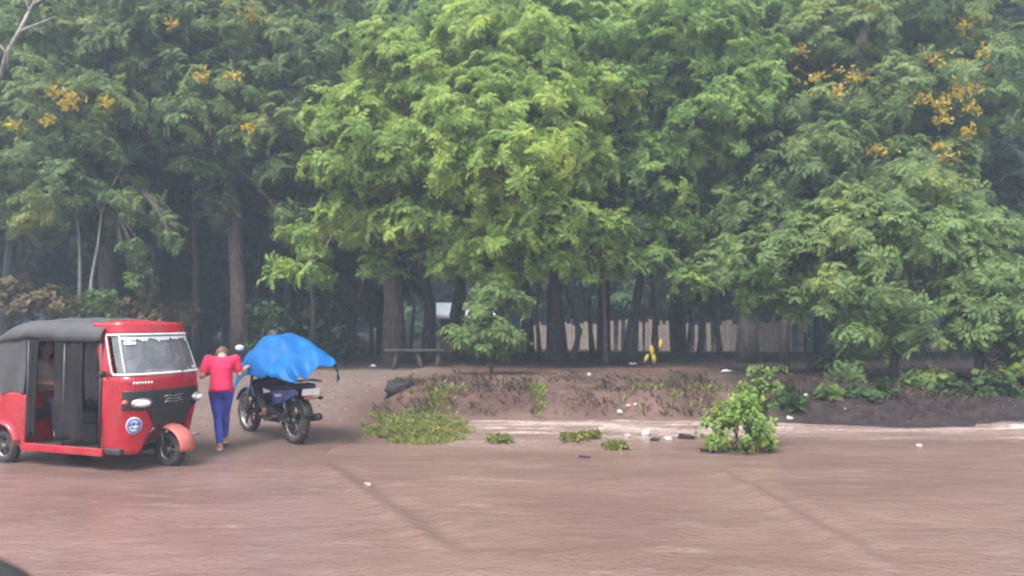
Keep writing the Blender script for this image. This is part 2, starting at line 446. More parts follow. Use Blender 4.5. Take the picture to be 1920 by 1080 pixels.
def place(name, tpl, P, OUT, scale):
    n = len(P); which = rng.integers(0, len(tpl), n); Vs, Qs, Ts = [], [], []; off = 0
    up = OUT * .95 + np.array([0, 0, .55]) + rng.normal(0, .42, (n, 3)); up /= np.linalg.norm(up, axis=1, keepdims=True)
    h = rng.normal(0, 1, (n, 3)); xa = h - (h * up).sum(1, keepdims=True) * up; xa /= np.linalg.norm(xa, axis=1, keepdims=True)
    ya = np.cross(up, xa); Rm = np.stack([xa, ya, up], -1)
    s = scale * rng.uniform(.5, 1.3, n); t = rng.uniform(0, 1, n)
    for k, (V, Q) in enumerate(tpl):
        sel = np.where(which == k)[0]
        if not len(sel): continue
        W = np.einsum('kij,nj->kni', Rm[sel] * s[sel, None, None], V) + P[sel][:, None, :]
        Vs.append(W.reshape(-1, 3))
        q = Q[None] + (np.arange(len(sel)) * len(V))[:, None, None] + off
        Qs.append(q.reshape(-1, 4)); Ts.append(np.repeat(t[sel], len(V))); off += len(sel) * len(V)
    return mesh_np(name, np.concatenate(Vs), np.concatenate(Qs), {'tint': np.concatenate(Ts)})

def lobes_points(lobes, dens, gap=.25, seed=0, flat=.85):
    P, O = [], []
    for (c, r) in lobes:
        n = max(6, int(dens * r * r))
        d = rng.normal(0, 1, (n, 3)); d /= np.linalg.norm(d, axis=1, keepdims=True)
        d[:, 2] = np.where((d[:, 2] < -.25) & (rng.uniform(0, 1, n) < .6), -d[:, 2], d[:, 2])
        rad = r * np.where(rng.uniform(0, 1, n) < .72, rng.uniform(.72, 1.32, n), rng.uniform(.3, .72, n))
        p = np.array(c) + d * rad[:, None] * np.array([1, 1, flat])
        f = vn(p[:, 0] * 1.7 + 1.1 * p[:, 2], p[:, 1] * 1.7 + 1.6 * p[:, 2], 100 + seed)
        keep = f > (-1 + 2 * gap * .75)
        P.append(p[keep]); O.append(d[keep])
    return np.concatenate(P), np.concatenate(O)

def limb_path(a, b, wob=.08, n=6, sag=0):
    a, b = Vector(a), Vector(b); L = (b - a).length; out = []
    off = Vector((random.uniform(-1, 1), random.uniform(-1, 1), 0)) * wob * L
    for i in range(n + 1):
        t = i / n; out.append(a.lerp(b, t) + off * math.sin(math.pi * t) + Vector((0, 0, sag * L * math.sin(math.pi * t))))
    return out

def make_tree(base, trunk_pts, r0, lobes, leaf, bark, label, cat='tree', group=None, tpl=None, dens=42, scale=.80, gap=.25, seed=0, name='tree', limbs=True, flat=.85):
    """base: world point; trunk_pts & lobes in world coordinates"""
    base = Vector(base)
    root = empty(name, base, 0, label, cat, group)
    tp = [Vector(p) - base for p in trunk_pts]
    mb = MB()
    k = len(tp); rad = [r0 * (1.35 if i == 0 else 1.0) * (1 - .55 * i / max(1, k - 1)) for i in range(k)]
    mb.tube(tp, rad, 12)
    L = [(Vector(c) - base, r) for c, r in lobes]
    if limbs:
        for c, r in L:
            near = min(tp[max(1, (k + 1) // 2):], key=lambda q: (q - c).length + max(0, q.z - c.z) * 2)
            path = limb_path(near, c, .09, 6, .05)
            ln = (c - near).length
            ra = min(r0 * .5, .03 + .02 * ln)
            mb.tube(path, [ra * (1 - .75 * i / 6) for i in range(7)], 7)
            for _ in range(3):
                d = Vector((random.uniform(-1, 1), random.uniform(-1, 1), random.uniform(-.3, .9))).normalized()
                mb.tube(limb_path(path[4], c + d * r * .85, .1, 4), [ra * .38, ra * .3, ra * .24, ra * .16, ra * .08], 5)
    mb.build('trunk', bark, root)
    if tpl is None: dens = dens * 1.75
    P, O = lobes_points([(np.array(c), r) for c, r in L], dens, gap, seed, flat)
    me = place('crown', tpl or SP_NEAR, P, O, scale)
    link('crown', me, leaf, root, smooth=False)
    return root

def PL(lst, jit=.0):               # (px, py, radius px, distance) -> world lobes
    out = []
    for px, py, r, d in lst: out.append((at(px, py, d), r / FPX * d))
    return out

def trunk_from(pts, d):            # [(px, py), ...] bottom first, at distance d (base dropped to the ground)
    w = [at(px, py, d) for px, py in pts]
    w[0].z = gz(w[0].x, w[0].y) - .06
    return w

def flowers(root, lst):
    for px, py, r, d in lst:
        c = np.array(at(px, py, d) - root.location); rr = r / FPX * d
        V, Q, T = [], [], []
        for k in range(30):
            q = c + rng.normal(0, .48, 3) * rr * np.array([1.0, .8, .8])
            w = np.cross(q - c, [0, 0, 1.0]); w = w / (np.linalg.norm(w) + 1e-6) * .006
            b0 = len(V); V += [c - w, c + w, q + w, q - w]; Q.append((b0, b0 + 1, b0 + 2, b0 + 3)); T += [0] * 4
            for j in range(4):
                u = rng.normal(0, 1, 3); u /= np.linalg.norm(u); w = np.cross(u, rng.normal(0, 1, 3)); w /= np.linalg.norm(w)
                b0 = len(V); s = rng.uniform(.025, .05)
                V += [q, q + u * s + w * s * .6, q + u * s * 2, q + u * s - w * s * .6]; Q.append((b0, b0 + 1, b0 + 2, b0 + 3)); T += [k / 40] * 4
        link('flower_cluster', mesh_np('flower_cluster', V, Q, {'tint': T}), M['flower'], root, smooth=False)

# centre: bright young-leaved tree
tb = trunk_from([(740, 660), (738, 560), (728, 460), (730, 350), (760, 240), (800, 120)], 21.5)
t = make_tree(tb[0], tb, .30, PL([(680, 240, 80, 18.6), (630, 330, 52, 19), (750, 320, 75, 18.4), (880, 255, 95, 17.6), (960, 320, 100, 17.2), (1000, 225, 85, 18.2),
    (1035, 420, 72, 17.6), (880, 370, 60, 17.8), (955, 450, 55, 17.6), (655, 420, 50, 19.2), (1105, 320, 55, 18.6), (1140, 450, 48, 18), (810, 170, 90, 19.2),
    (570, 465, 48, 20), (705, 500, 34, 19.5), (930, 190, 80, 18.6), (1050, 300, 70, 18), (890, 470, 36, 18), (860, 300, 60, 17.6), (740, 190, 60, 19.2), (610, 235, 40, 19), (720, 110, 70, 19.6), (900, 90, 80, 19.4), (1010, 110, 80, 19.6), (1110, 190, 60, 19.4), (540, 520, 26, 19.6), (1170, 500, 26, 18.4), (830, 500, 24, 18.6), (585, 520, 34, 19.6), (940, 520, 26, 18), (1090, 500, 36, 18.2), (790, 420, 60, 18.6), (840, 450, 50, 18.4), (720, 430, 46, 19), (900, 500, 36, 18.2), (1000, 490, 40, 17.8), (780, 270, 60, 18), (1050, 230, 60, 18.6), (1040, 500, 40, 17.8), (690, 330, 60, 18.8)]),
    M['bright'], M['barkred'], 'large tree with bright yellow-green crown and straight reddish trunk behind the bench', group=None, seed=1, dens=52, gap=.36)
flowers(t, [(800, 120, 20, 18.6)])
# centre right, behind it
tb = trunk_from([(1045, 675), (1040, 560), (1050, 430), (1070, 280), (1090, 60)], 22.5)
t = make_tree(tb[0], tb, .26, PL([(950, 60, 115, 21.5), (1100, 100, 110, 21), (1100, 220, 85, 20.5), (1240, 330, 75, 20.4), (1330, 110, 120, 21), (1380, 220, 100, 20.4),
    (1240, 190, 80, 21), (1180, 20, 95, 22), (1440, 50, 105, 21.5), (1290, 420, 48, 20.4), (800, 60, 85, 22), (1170, 290, 70, 20.6), (1310, 300, 60, 20.4), (1190, 400, 55, 20.8), (1060, 10, 90, 21.5), (1330, 230, 70, 19.6), (1290, 60, 90, 20), (1230, 500, 42, 20.2), (1150, 520, 34, 20), (1300, 540, 36, 19.6), (1150, 180, 60, 19.8), (1420, 160, 70, 19.8), (1220, 430, 40, 20.4), (1400, 120, 80, 20.8)]),
    M['green'], M['bark'], 'tall mid-green tree rising behind the right half of the bright central crown', seed=2, dens=46, gap=.44)
# right, yellow-flowered
tb = trunk_from([(1402, 690), (1402, 600), (1420, 480), (1500, 330), (1600, 150), (1640, -20)], 20.5)
t = make_tree(tb[0], tb, .27, PL([(1560, 110, 110, 21), (1690, 70, 115, 21), (1800, 190, 105, 20.5), (1650, 220, 100, 20.4), (1540, 300, 90, 19.6), (1470, 350, 65, 19.4),
    (1770, 320, 60, 20), (1570, 0, 90, 21.5), (1780, 30, 90, 21.5), (1390, 400, 60, 19.8), (1690, 330, 70, 19.8), (1490, 220, 70, 20.2), (1840, 110, 70, 21), (1440, 420, 45, 19.4), (1600, 390, 60, 19.5)]),
    M['dull'], M['bark'], 'tall tree dotted with yellow flowers at upper right above the low spreading tree', seed=3, dens=46, gap=.42)
flowers(t, [(1530, 150, 30, 19.6), (1600, 145, 26, 19.3), (1525, 45, 18, 19.9), (1640, 20, 26, 19.6), (1750, 110, 26, 19.3), (1810, 130, 40, 19.0), (1815, 165, 26, 18.9), (1730, 185, 18, 18.9), (1765, 195, 18, 18.9),
    (1820, 205, 18, 18.9), (1770, 222, 18, 18.9), (1815, 245, 14, 18.9), (1765, 275, 14, 19), (1772, 296, 22, 19), (1645, 280, 20, 18.8), (1810, 45, 18, 19.8), (1570, 170, 22, 19.2), (1845, 95, 18, 19.6), (1790, 170, 24, 18.9), (1500, 95, 20, 19.8)])
# right, low spreading
tb = trunk_from([(1672, 735), (1680, 650), (1690, 560), (1700, 470), (1715, 390)], 14.8)
make_tree(tb[0], tb, .085, PL([(1715, 390, 80, 15.6), (1620, 455, 75, 15), (1500, 480, 65, 15.6), (1385, 510, 62, 16.2), (1740, 490, 95, 14.8), (1680, 570, 70, 14.4), (1620, 635, 40, 14.5),
    (1560, 550, 55, 14.8), (1450, 480, 55, 15.8), (1330, 505, 36, 16.4), (1490, 570, 36, 15.6), (1790, 400, 60, 15.6), (1720, 635, 45, 14.5), (1590, 400, 50, 15.4), (1650, 420, 60, 15.2), (1530, 420, 45, 15.8), (1590, 690, 22, 14.5), (1740, 715, 26, 14.4), (1430, 560, 40, 16)]),
    M['dull'], M['bark'], 'low spreading tree with drooping dull green crown over the dark bank', seed=4, dens=60, scale=.72, gap=.36)
tb = trunk_from([(1832, 745), (1836, 690), (1840, 610), (1850, 520)], 14.6)
make_tree(tb[0], tb, .11, PL([(1850, 540, 75, 14.5), (1900, 600, 80, 14.3), (1850, 640, 55, 14.2), (1960, 560, 90, 14.6), (1910, 690, 50, 14.2), (1830, 470, 65, 15), (1990, 660, 80, 14.5), (1880, 450, 50, 15.2), (1790, 590, 48, 14.3), (1870, 715, 30, 14.2)]),
    M['dull'], M['bark'], 'small drooping tree at the right edge with branches nearly touching the bank', seed=5, dens=60, scale=.72, gap=.36)
# far right, bluish
tb = trunk_from([(1930, 690), (1925, 450), (1910, 200), (1900, -20)], 24)
make_tree(tb[0], tb, .28, PL([(1890, 60, 100, 23.5), (1900, 220, 90, 22.5), (1910, 370, 80, 22), (1980, 150, 120, 23.5), (1990, 330, 110, 23), (1870, 300, 60, 21.8), (1850, -40, 90, 24), (1985, 480, 90, 22.5), (1880, 430, 55, 21.6)]),
    M['blue'], M['bark'], 'tall bluish-green tree at the far right edge behind the flowered tree', seed=6, dens=44, gap=.3)
# left, flowered
tb = trunk_from([(205, 640), (203, 540), (198, 420), (170, 300), (140, 160)], 21)
t = make_tree(tb[0], tb, .27, PL([(110, 230, 95, 19.6), (190, 205, 58, 19.2), (50, 320, 80, 19.8), (150, 370, 65, 19.2), (30, 130, 95, 21), (70, 410, 50, 19.4), (250, 375, 45, 19.4), (312, 420, 26, 19.2), (255, 480, 26, 19.2), (262, 530, 20, 19.2),
    (-40, 230, 90, 20.5), (110, 60, 90, 21.5), (-30, 400, 60, 20), (320, 445, 20, 19), (180, 290, 50, 19.4), (200, 100, 70, 21.5)]),
    M['olive'], M['bark'], 'olive-green tree with a few yellow flowers at the left edge above the tuk-tuk', seed=7, dens=50, gap=.46)
flowers(t, [(100, 172, 18, 18.2), (138, 185, 26, 18.1), (120, 195, 16, 18.1), (90, 225, 14, 18.2), (30, 238, 18, 18.4), (200, 190, 12, 18.4)])
# left centre, olive
tb = trunk_from([(452, 650), (448, 560), (440, 450), (430, 300), (440, 100)], 22)
t = make_tree(tb[0], tb, .27, PL([(320, 70, 100, 21.5), (450, 60, 95, 21.5), (420, 175, 80, 20.8), (350, 220, 62, 20.8), (545, 110, 90, 22), (525, 240, 58, 20.4), (640, 80, 85, 22.5), (405, 405, 48, 21), (460, 260, 50, 20.6),
    (590, 180, 60, 21.8), (300, 160, 60, 21.5), (400, 0, 90, 22), (560, 0, 90, 23), (380, 330, 40, 21), (530, 330, 45, 21), (540, 420, 40, 20.8), (250, 20, 80, 22)]),
    M['olive'], M['barkred'], 'tall olive-green tree with brownish trunk behind the person in pink', seed=8, dens=44, gap=.50)
flowers(t, [(468, 25, 24, 20.4), (440, 145, 20, 19.6), (468, 240, 14, 19.4), (680, 122, 20, 21), (712, 122, 14, 21), (320, 45, 16, 20.3), (425, 0, 20, 20.6), (380, 145, 16, 19.8)])

# thin trunks one can tell apart among the trees (each with a small crown up in the canopy)
thin = [
    ([(372, 640), (368, 500), (365, 380), (370, 250)], 24, .12, 'bark', 'slim dark tree between the tuk-tuk and the brownish trunk'),
    ([(585, 660), (588, 580), (580, 500), (560, 400)], 22.5, .085, 'bark', 'slim grey tree just behind the blue tarpaulin'),
    ([(802, 668), (806, 580), (792, 480), (800, 380)], 22.5, .19, 'bark', 'grey tree leaning left just right of the bench'),
    ([(862, 668), (850, 590), (862, 520), (840, 420)], 23.5, .15, 'bark', 'crooked tree in front of the white roofed hut'),
    ([(1136, 684), (1134, 600), (1130, 500), (1135, 420)], 20, .06, 'barkred', 'pole-thin straight tree at the left end of the plank fence'),
    ([(1180, 680), (1188, 600), (1205, 500), (1215, 380)], 22, .19, 'bark', 'leaning tree in front of the plank fence'),
    ([(1228, 660), (1228, 600), (1220, 500), (1225, 400)], 26, .11, 'bark', 'slim tree just right of the leaning one by the plank fence'),
    ([(1312, 668), (1318, 600), (1330, 500), (1320, 400)], 25, .10, 'bark', 'slim tree leaning right near the right half of the plank fence'),
    ([(1470, 690), (1472, 600), (1470, 520), (1460, 420)], 19, .11, 'bark', 'dark straight tree under the left end of the low spreading crown'),
    ([(1072, 668), (1088, 620), (1062, 550), (1050, 470)], 22, .08, 'bark', 'thin bent tree right beside the thick dark central trunk'),
    ([(640, 660), (668, 580), (690, 500), (700, 420)], 25, .13, 'bark', 'slanting tree to the left of the bench trunk'),
    ([(150, 600), (150, 500), (148, 440), (140, 380)], 20, .05, 'barkpale', 'thin pale upright sapling above the tuk-tuk roof'),
    ([(160, 600), (172, 520), (184, 455), (190, 400)], 19.5, .045, 'barkpale', 'thin pale leaning sapling above the tuk-tuk roof'),
    ([(484, 655), (480, 570), (488, 480), (480, 380)], 25, .07, 'bark', 'slim tree in the shade just right of the brownish trunk'),
    ([(620, 655), (612, 580), (616, 490), (605, 400)], 26, .09, 'bark', 'slim upright tree in the shade above the rear end of the tarpaulin'),
    ([(698, 660), (694, 580), (702, 490), (700, 400)], 27, .08, 'barkred', 'slim reddish tree close to the left of the thick bench trunk'),
    ([(768, 664), (776, 580), (764, 490), (770, 400)], 26, .07, 'bark', 'slim tree between the thick bench trunk and the leaning grey one'),
    ([(905, 664), (898, 590), (905, 500), (900, 400)], 27, .08, 'bark', 'slim tree right behind the sapling stem'),
    ([(985, 668), (992, 590), (980, 500), (985, 400)], 25, .10, 'bark', 'slim tree just right of the sapling crown'),
    ([(1012, 668), (1006, 590), (1015, 500), (1010, 400)], 27, .07, 'barkred', 'slim reddish tree just left of the thick central trunk'),
    ([(1112, 668), (1104, 590), (1110, 500), (1105, 400)], 26, .08, 'bark', 'slim tree between the bent one and the pole-thin one'),
    ([(1262, 664), (1256, 590), (1268, 500), (1260, 400)], 26, .07, 'bark', 'slim tree before the middle of the plank fence'),
    ([(1288, 664), (1296, 590), (1284, 500), (1290, 400)], 27, .06, 'bark', 'thinnest tree before the middle of the plank fence'),
    ([(1350, 668), (1342, 590), (1352, 500), (1350, 400)], 25, .09, 'bark', 'slim tree just left of the thick trunk near the fence end'),
    ([(545, 650), (540, 560), (545, 470), (530, 380)], 26, .16, 'bark', 'dark tree in deep shade behind the tarpaulin rider'),
]
for i, (pts, d, r0, bk, lab) in enumerate(thin):
    tb = trunk_from(pts, d); tp = tb[-1]
    lob = [(tp + Vector((random.uniform(-.8, .8), random.uniform(0, .9), .3 + .9 * k)), random.uniform(.7, 1.0)) for k in range(3)]
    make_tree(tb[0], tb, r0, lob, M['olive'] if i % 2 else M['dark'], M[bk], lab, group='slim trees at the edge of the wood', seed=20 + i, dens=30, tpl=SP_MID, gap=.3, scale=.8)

# bare dead branches of a pale tree, upper left
tb = trunk_from([(-60, 640), (-40, 400), (-10, 200), (12, 100), (35, 60)], 21.5)
root = empty('dead_tree', tb[0], 0, 'dead tree with bare pale branches in the upper left corner', 'tree')
mb = MB(); q = [p - tb[0] for p in tb]
mb.tube(q, [.14, .11, .08, .06, .04], 9)
for a, bs in (((35, 60), [(60, 10), (75, -15)]), ((35, 60), [(70, 45), (105, 30)]), ((12, 100), [(20, 90), (30, 70)]), ((12, 100), [(0, 85), (-12, 70)]), ((55, 20), [(48, 0), (45, -20)]), ((62, 8), [(85, -5), (95, -20)]), ((12, 100), [(12, 85), (15, 130)])):
    pp = [at(*a, 18.6) - tb[0]] + [at(*k, 18.6) - tb[0] for k in bs]
    mb.tube(pp, [.035, .022, .008][:len(pp)], 6)
mb.tube([q[2], at(12, 100, 18.6) - tb[0], at(35, 60, 18.6) - tb[0], at(55, 20, 18.6) - tb[0]], [.07, .045, .04, .03], 7)
mb.build('trunk', M['barkpale'], root)

# second and third rows of the wood: a few crowns built once, then copied
def proto_tree(H, leaf, bark, seed, spread, low):
    lob = []
    n = 15
    for i in range(n):
        a = 2.4 * i; zz = low + (H - low) * (i + .5) / n
        rr = spread * math.sin(math.pi * (.18 + .72 * (i + .5) / n)) * random.uniform(.5, .95)
        lob.append((Vector((rr * math.cos(a), rr * math.sin(a), zz)), random.uniform(1.2, 1.9)))
    tb = [Vector((0, 0, -.1)), Vector((.1, .05, H * .25)), Vector((-.1, .1, H * .5)), Vector((.1, 0, H * .8))]
    return make_tree((0, 0, 0), tb, .20, lob, leaf, bark, 'x', tpl=SP_MID, dens=15, scale=1.5, gap=.25, seed=seed)
und_proto = None
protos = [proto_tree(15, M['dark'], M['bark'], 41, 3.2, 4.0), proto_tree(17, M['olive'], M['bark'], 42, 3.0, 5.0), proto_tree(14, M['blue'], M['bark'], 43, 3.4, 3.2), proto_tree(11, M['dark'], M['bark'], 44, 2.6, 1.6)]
back = [(20, 27, 0, 'dark tree in the second row seen left of the olive flowered tree'), (200, 28, 1, 'second-row tree whose dark crown fills the gap above the tuk-tuk windscreen'),
        (300, 26, 2, 'bluish second-row tree between the two olive trees at left'), (480, 29, 0, 'dark second-row tree above the person in pink'),
        (600, 27, 2, 'bluish second-row tree just left of the bright central crown'), (720, 30, 1, 'second-row tree behind the left part of the bright central crown'),
        (860, 29, 0, 'dark second-row tree directly behind the bright central crown'), (990, 31, 1, 'second-row tree behind the white roofed hut gap'),
        (1130, 29, 0, 'dark second-row tree above the left end of the plank fence'), (1270, 28, 2, 'bluish second-row tree above the middle of the plank fence'),
        (1400, 30, 1, 'second-row tree behind the thick dark trunk right of the plank fence'), (1530, 27, 0, 'dark second-row tree behind the low spreading crown'),
        (1660, 29, 2, 'bluish second-row tree behind the yellow flowers'), (1790, 28, 0, 'dark second-row tree behind the small drooping tree at right'),
        (1900, 31, 1, 'second-row tree behind the bluish tree at the right edge'), (100, 35, 2, 'bluish third-row tree deep in the wood at far left'),
        (390, 36, 0, 'dark third-row tree deep in the wood above the tarpaulin'), (660, 38, 2, 'bluish third-row tree deep in the wood above the bench'),
        (30, 31, 3, 'low-crowned dark tree deep in the wood at the left edge'), (150, 33, 3, 'low-crowned dark tree deep in the wood behind the pale saplings'),
        (270, 32, 3, 'low-crowned dark tree deep in the wood behind the tuk-tuk windscreen'), (350, 35, 3, 'low-crowned dark tree deep in the wood behind the slim dark tree'),
        (430, 32, 3, 'low-crowned dark tree deep in the wood above the person in pink'), (520, 34, 3, 'low-crowned dark tree deep in the wood above the rider'),
        (600, 32, 3, 'low-crowned dark tree deep in the wood right of the tarpaulin'), (660, 35, 3, 'low-crowned dark tree deep in the wood left of the reddish trunk'),
        (960, 56, 3, 'low-crowned dark tree behind the left end of the plank fence'), (1090, 54, 3, 'low-crowned dark tree behind the left half of the plank fence'),
        (1200, 53, 3, 'low-crowned dark tree behind the middle of the plank fence'), (1310, 52, 3, 'low-crowned dark tree behind the right half of the plank fence'), (1430, 51, 3, 'low-crowned dark tree behind the right end of the plank fence'),
        (1640, 33, 3, 'low-crowned dark tree deep in the wood behind the slim low trunk'), (1800, 32, 3, 'low-crowned dark tree deep in the wood behind the drooping tree'),
        (1560, 36, 0, 'dark third-row tree deep in the wood right of the fence'), (1720, 38, 2, 'bluish third-row tree deep in the wood behind the right bank')]
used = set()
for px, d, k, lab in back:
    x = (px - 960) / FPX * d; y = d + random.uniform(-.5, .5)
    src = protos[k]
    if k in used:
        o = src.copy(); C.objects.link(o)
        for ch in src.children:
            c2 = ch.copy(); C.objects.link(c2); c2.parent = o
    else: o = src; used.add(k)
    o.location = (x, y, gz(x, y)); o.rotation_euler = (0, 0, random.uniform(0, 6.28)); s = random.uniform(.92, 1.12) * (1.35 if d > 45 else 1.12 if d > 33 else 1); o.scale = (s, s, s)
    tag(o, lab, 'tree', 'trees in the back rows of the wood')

# the far wood that reads as one mass
n = 3600
P = np.stack([rng.uniform(-62, 62, n), rng.uniform(58, 70, n), 17 * rng.uniform(0, 1, n) ** 1.1 + .6], -1)
O = rng.normal(0, .4, (n, 3)); O[:, 1] -= .7
tag(link('woodland', place('woodland', SP_FAR, P, O, 1.6), M['dark'], None, smooth=False), 'dark far-off wood filling the gaps behind the trees', 'wood', kind='stuff')

# ------------------------------------------------------------------ sapling, bushes, weeds
tb = trunk_from([(921, 702), (920, 660), (922, 600), (925, 555)], 16.2)
make_tree(tb[0], tb, .035, PL([(925, 560, 26, 16), (970, 565, 24, 15.9), (900, 580, 22, 15.9), (930, 625, 30, 15.8), (955, 640, 22, 15.8), (850, 635, 20, 15.9), (880, 630, 16, 15.9), (905, 650, 18, 15.8)]),
    M['dull'], M['barkred'], 'young sapling with feathery drooping leaves standing on the bare bank', cat='sapling', name='sapling', dens=100, scale=.62, gap=.1, seed=60)

def broadleaf(n, size):
    V, Q = [], []
    for k in range(n):
        az = rng.uniform(0, 6.28); el = rng.uniform(-.3, .9)
        d = np.array([math.cos(az) * math.cos(el), math.sin(az) * math.cos(el), math.sin(el)])
        side = np.cross(d, [0, 0, 1]); side /= np.linalg.norm(side); dn = np.array([0, 0, -1.0])
        b0 = len(V); p0 = d * size * .3; s = size * rng.uniform(.7, 1.2)
        V += [p0, p0 + d * s * .45 + side * s * .42 + dn * s * .05, p0 + d * s * 1.1 + dn * s * .3, p0 + d * s * .45 - side * s * .42 + dn * s * .05]; Q.append((b0, b0 + 1, b0 + 2, b0 + 3))
    return np.array(V), np.array(Q)
SP_BROAD = [broadleaf(9, .085) for _ in range(5)]
SP_WEED = [broadleaf(12, .11) for _ in range(5)]

def bush(base, lobes, leaf, label, dens, tpl, scale, cat='bush', stems=9, name='bush', group=None):
    root = empty(name, base, 0, label, cat, group)
    mb = MB()
    L = [(Vector(c) - Vector(base), r) for c, r in lobes]
    for i in range(stems):
        c, r = L[i % len(L)]
        tgt = c + Vector((random.uniform(-.6, .6) * r, random.uniform(-.6, .6) * r, random.uniform(0, .8) * r))
        mb.tube(limb_path(Vector((random.uniform(-.08, .08), random.uniform(-.06, .06), -.05)), tgt, .12, 5), [.012, .011, .009, .007, .005, .003], 5)
    mb.build('stem', M['bark'], root)
    P, O = lobes_points([(np.array(c), r) for c, r in L], dens, .15, 7, .9)
    P[:, 2] = np.maximum(P[:, 2], .02)
    link('foliage', place('foliage', tpl, P, O, scale), leaf, root, smooth=False)
    return root
b0 = at(1390, 848, 9.75); b0.z = -.02
bush(b0, PL([(1345, 800, 30, 9.7), (1390, 785, 34, 9.6), (1425, 810, 30, 9.7), (1350, 830, 22, 9.55), (1400, 830, 26, 9.5), (1370, 780, 26, 9.8), (1410, 740, 24, 9.9), (1435, 840, 16, 9.6), (1400, 765, 26, 9.8)]),
     M['bush'], 'light green leafy bush standing in the muddy flood water', 1050, SP_BROAD, .88, stems=12)
b1 = at(1432, 842, 9.95); b1.z = -.02
bush(b1, PL([(1425, 715, 14, 9.95), (1440, 700, 12, 9.95), (1430, 735, 16, 9.95), (1462, 690, 9, 9.95), (1415, 695, 8, 9.95), (1450, 730, 10, 9.95), (1440, 765, 14, 9.95)]),
     M['dull'], 'tall thin weed with sparse grey-green sprigs rising behind the bush in the water', 1500, SP_BROAD, .7, cat='weed', stems=8, name='tall_weed')

# undergrowth behind the tuk-tuk
und = [(20, 555, 42, 19.5, 'brownleaf', 'brownish weedy shrub at the left edge behind the tuk-tuk roof'), (105, 572, 32, 19, 'brownleaf', 'yellow-brown weedy shrub behind the middle of the tuk-tuk roof'),
       (185, 585, 35, 19.3, 'olive', 'low green shrub behind the tuk-tuk roof near the pale saplings'), (255, 590, 30, 19.2, 'brownleaf', 'low brownish shrub above the tuk-tuk windscreen'),
       (320, 590, 32, 21, 'brownleaf', 'dry brown shrub just right of the tuk-tuk roof'), (505, 600, 45, 22, 'dark', 'dark shrub behind the hooded rider'), (620, 590, 50, 23.5, 'dark', 'dark shrub in deep shade left of the bench'),
       (1560, 680, 30, 17, 'dark', 'dark low shrub on the right bank beneath the spreading crown'), (1780, 760, 25, 12.9, 'dark', 'dark green weed at the foot of the right bank'), (1490, 775, 22, 12.7, 'dark', 'small dark weed on the bank just right of the bush'),
       (1560, 770, 20, 12.7, 'dull', 'small grey-green weed on the dark bank below the white scrap'), (1645, 775, 26, 12.6, 'dark', 'dark weed at the waterline below the slim low trunk'), (1870, 745, 40, 12.8, 'dark', 'dark bushy weed at the right end of the bank'), (1720, 735, 26, 13.6, 'dull', 'grey-green low shrub high on the dark right bank')]
for px, py, r, d, mt, lab in und:
    c = at(px, py, d); g = Vector((c.x, c.y, gz(c.x, c.y))); rr = r / FPX * d
    lob = [(c + Vector((random.uniform(-.9, .9) * rr, random.uniform(-.5, .5) * rr, random.uniform(-.5, .5) * rr)), rr * random.uniform(.5, .8)) for _ in range(6)]
    lob += [(g + Vector((random.uniform(-.6, .6) * rr, 0, rr * .4)), rr * .6) for _ in range(2)]
    bush(g, lob, M[mt], lab, 190, SP_WEED, 1.15, cat='shrub', stems=8, name='shrub', group='shrubs in the undergrowth')

# grass on the hump (stuff)
def blades(pts, hmin, hmax, width, name):
    V, Q, T = [], [], []
    for (x, y, z, t) in pts:
        for _ in range(3):
            a = rng.uniform(0, 6.28); l = rng.uniform(hmin, hmax); b0 = len(V); w = width
            bx, by = math.cos(a), math.sin(a); px, py = -by * w, bx * w; lean = rng.uniform(.2, .9)
            V += [(x - px, y - py, z - .01), (x + px, y + py, z - .01), (x + bx * l * lean * .5 + px * .7, y + by * l * lean * .5 + py * .7, z + l * .65), (x + bx * l * lean, y + by * l * lean, z + l * (1 - .35 * lean))]
            Q.append((b0, b0 + 1, b0 + 2, b0 + 3)); T += [t] * 4
    return mesh_np(name, V, Q, {'tint': T})
pts = []
for _ in range(16000):
    x, y = rng.uniform(-3.1, .1), rng.uniform(9.7, 14.6)
    e = ((x + 1.40 + .1 * (y - 11.5)) / .80) ** 2 + ((y - 11.6) / 1.65) ** 2 + .75 * float(fbm(x * 2.0, y * 1.6, 201))
    # tail of grass reaching right along the water's edge
    tail = abs(y - (10.35 - .25 * (x + 1.2))) < .16 + .1 * float(vn(x * 4, y * 4, 203)) and -1.4 < x < -.3 and rng.uniform() < .6
    pat = float(fbm(x * 4.5, y * 4.5, 207))
    if (e < .85 and pat > -.12) or (e < 1.3 and pat > .25) or tail:
        z = gz(x, y)
        if z > -.06: pts.append((x, y, max(z, -.01), min(1, max(0, .5 + .7 * float(fbm(x * 3, y * 3, 205))))))
tag(link('grass', blades(pts, .03, .10, .006, 'grass'), M['grass'], None, smooth=False), 'yellow-green grass on the low hump beside the flood water', 'grass', kind='stuff')
# leafy weeds mixed into that grass
P = np.array([(p[0], p[1], p[2] + rng.uniform(.02, .1)) for p in random.sample(pts, min(len(pts), 260))])
tag(link('weeds', place('weeds', SP_BROAD, P, rng.normal(0, .3, P.shape), .55), M['grass'], None, smooth=False), 'small leafy weeds mixed in the grass of the hump', 'weeds', kind='stuff')

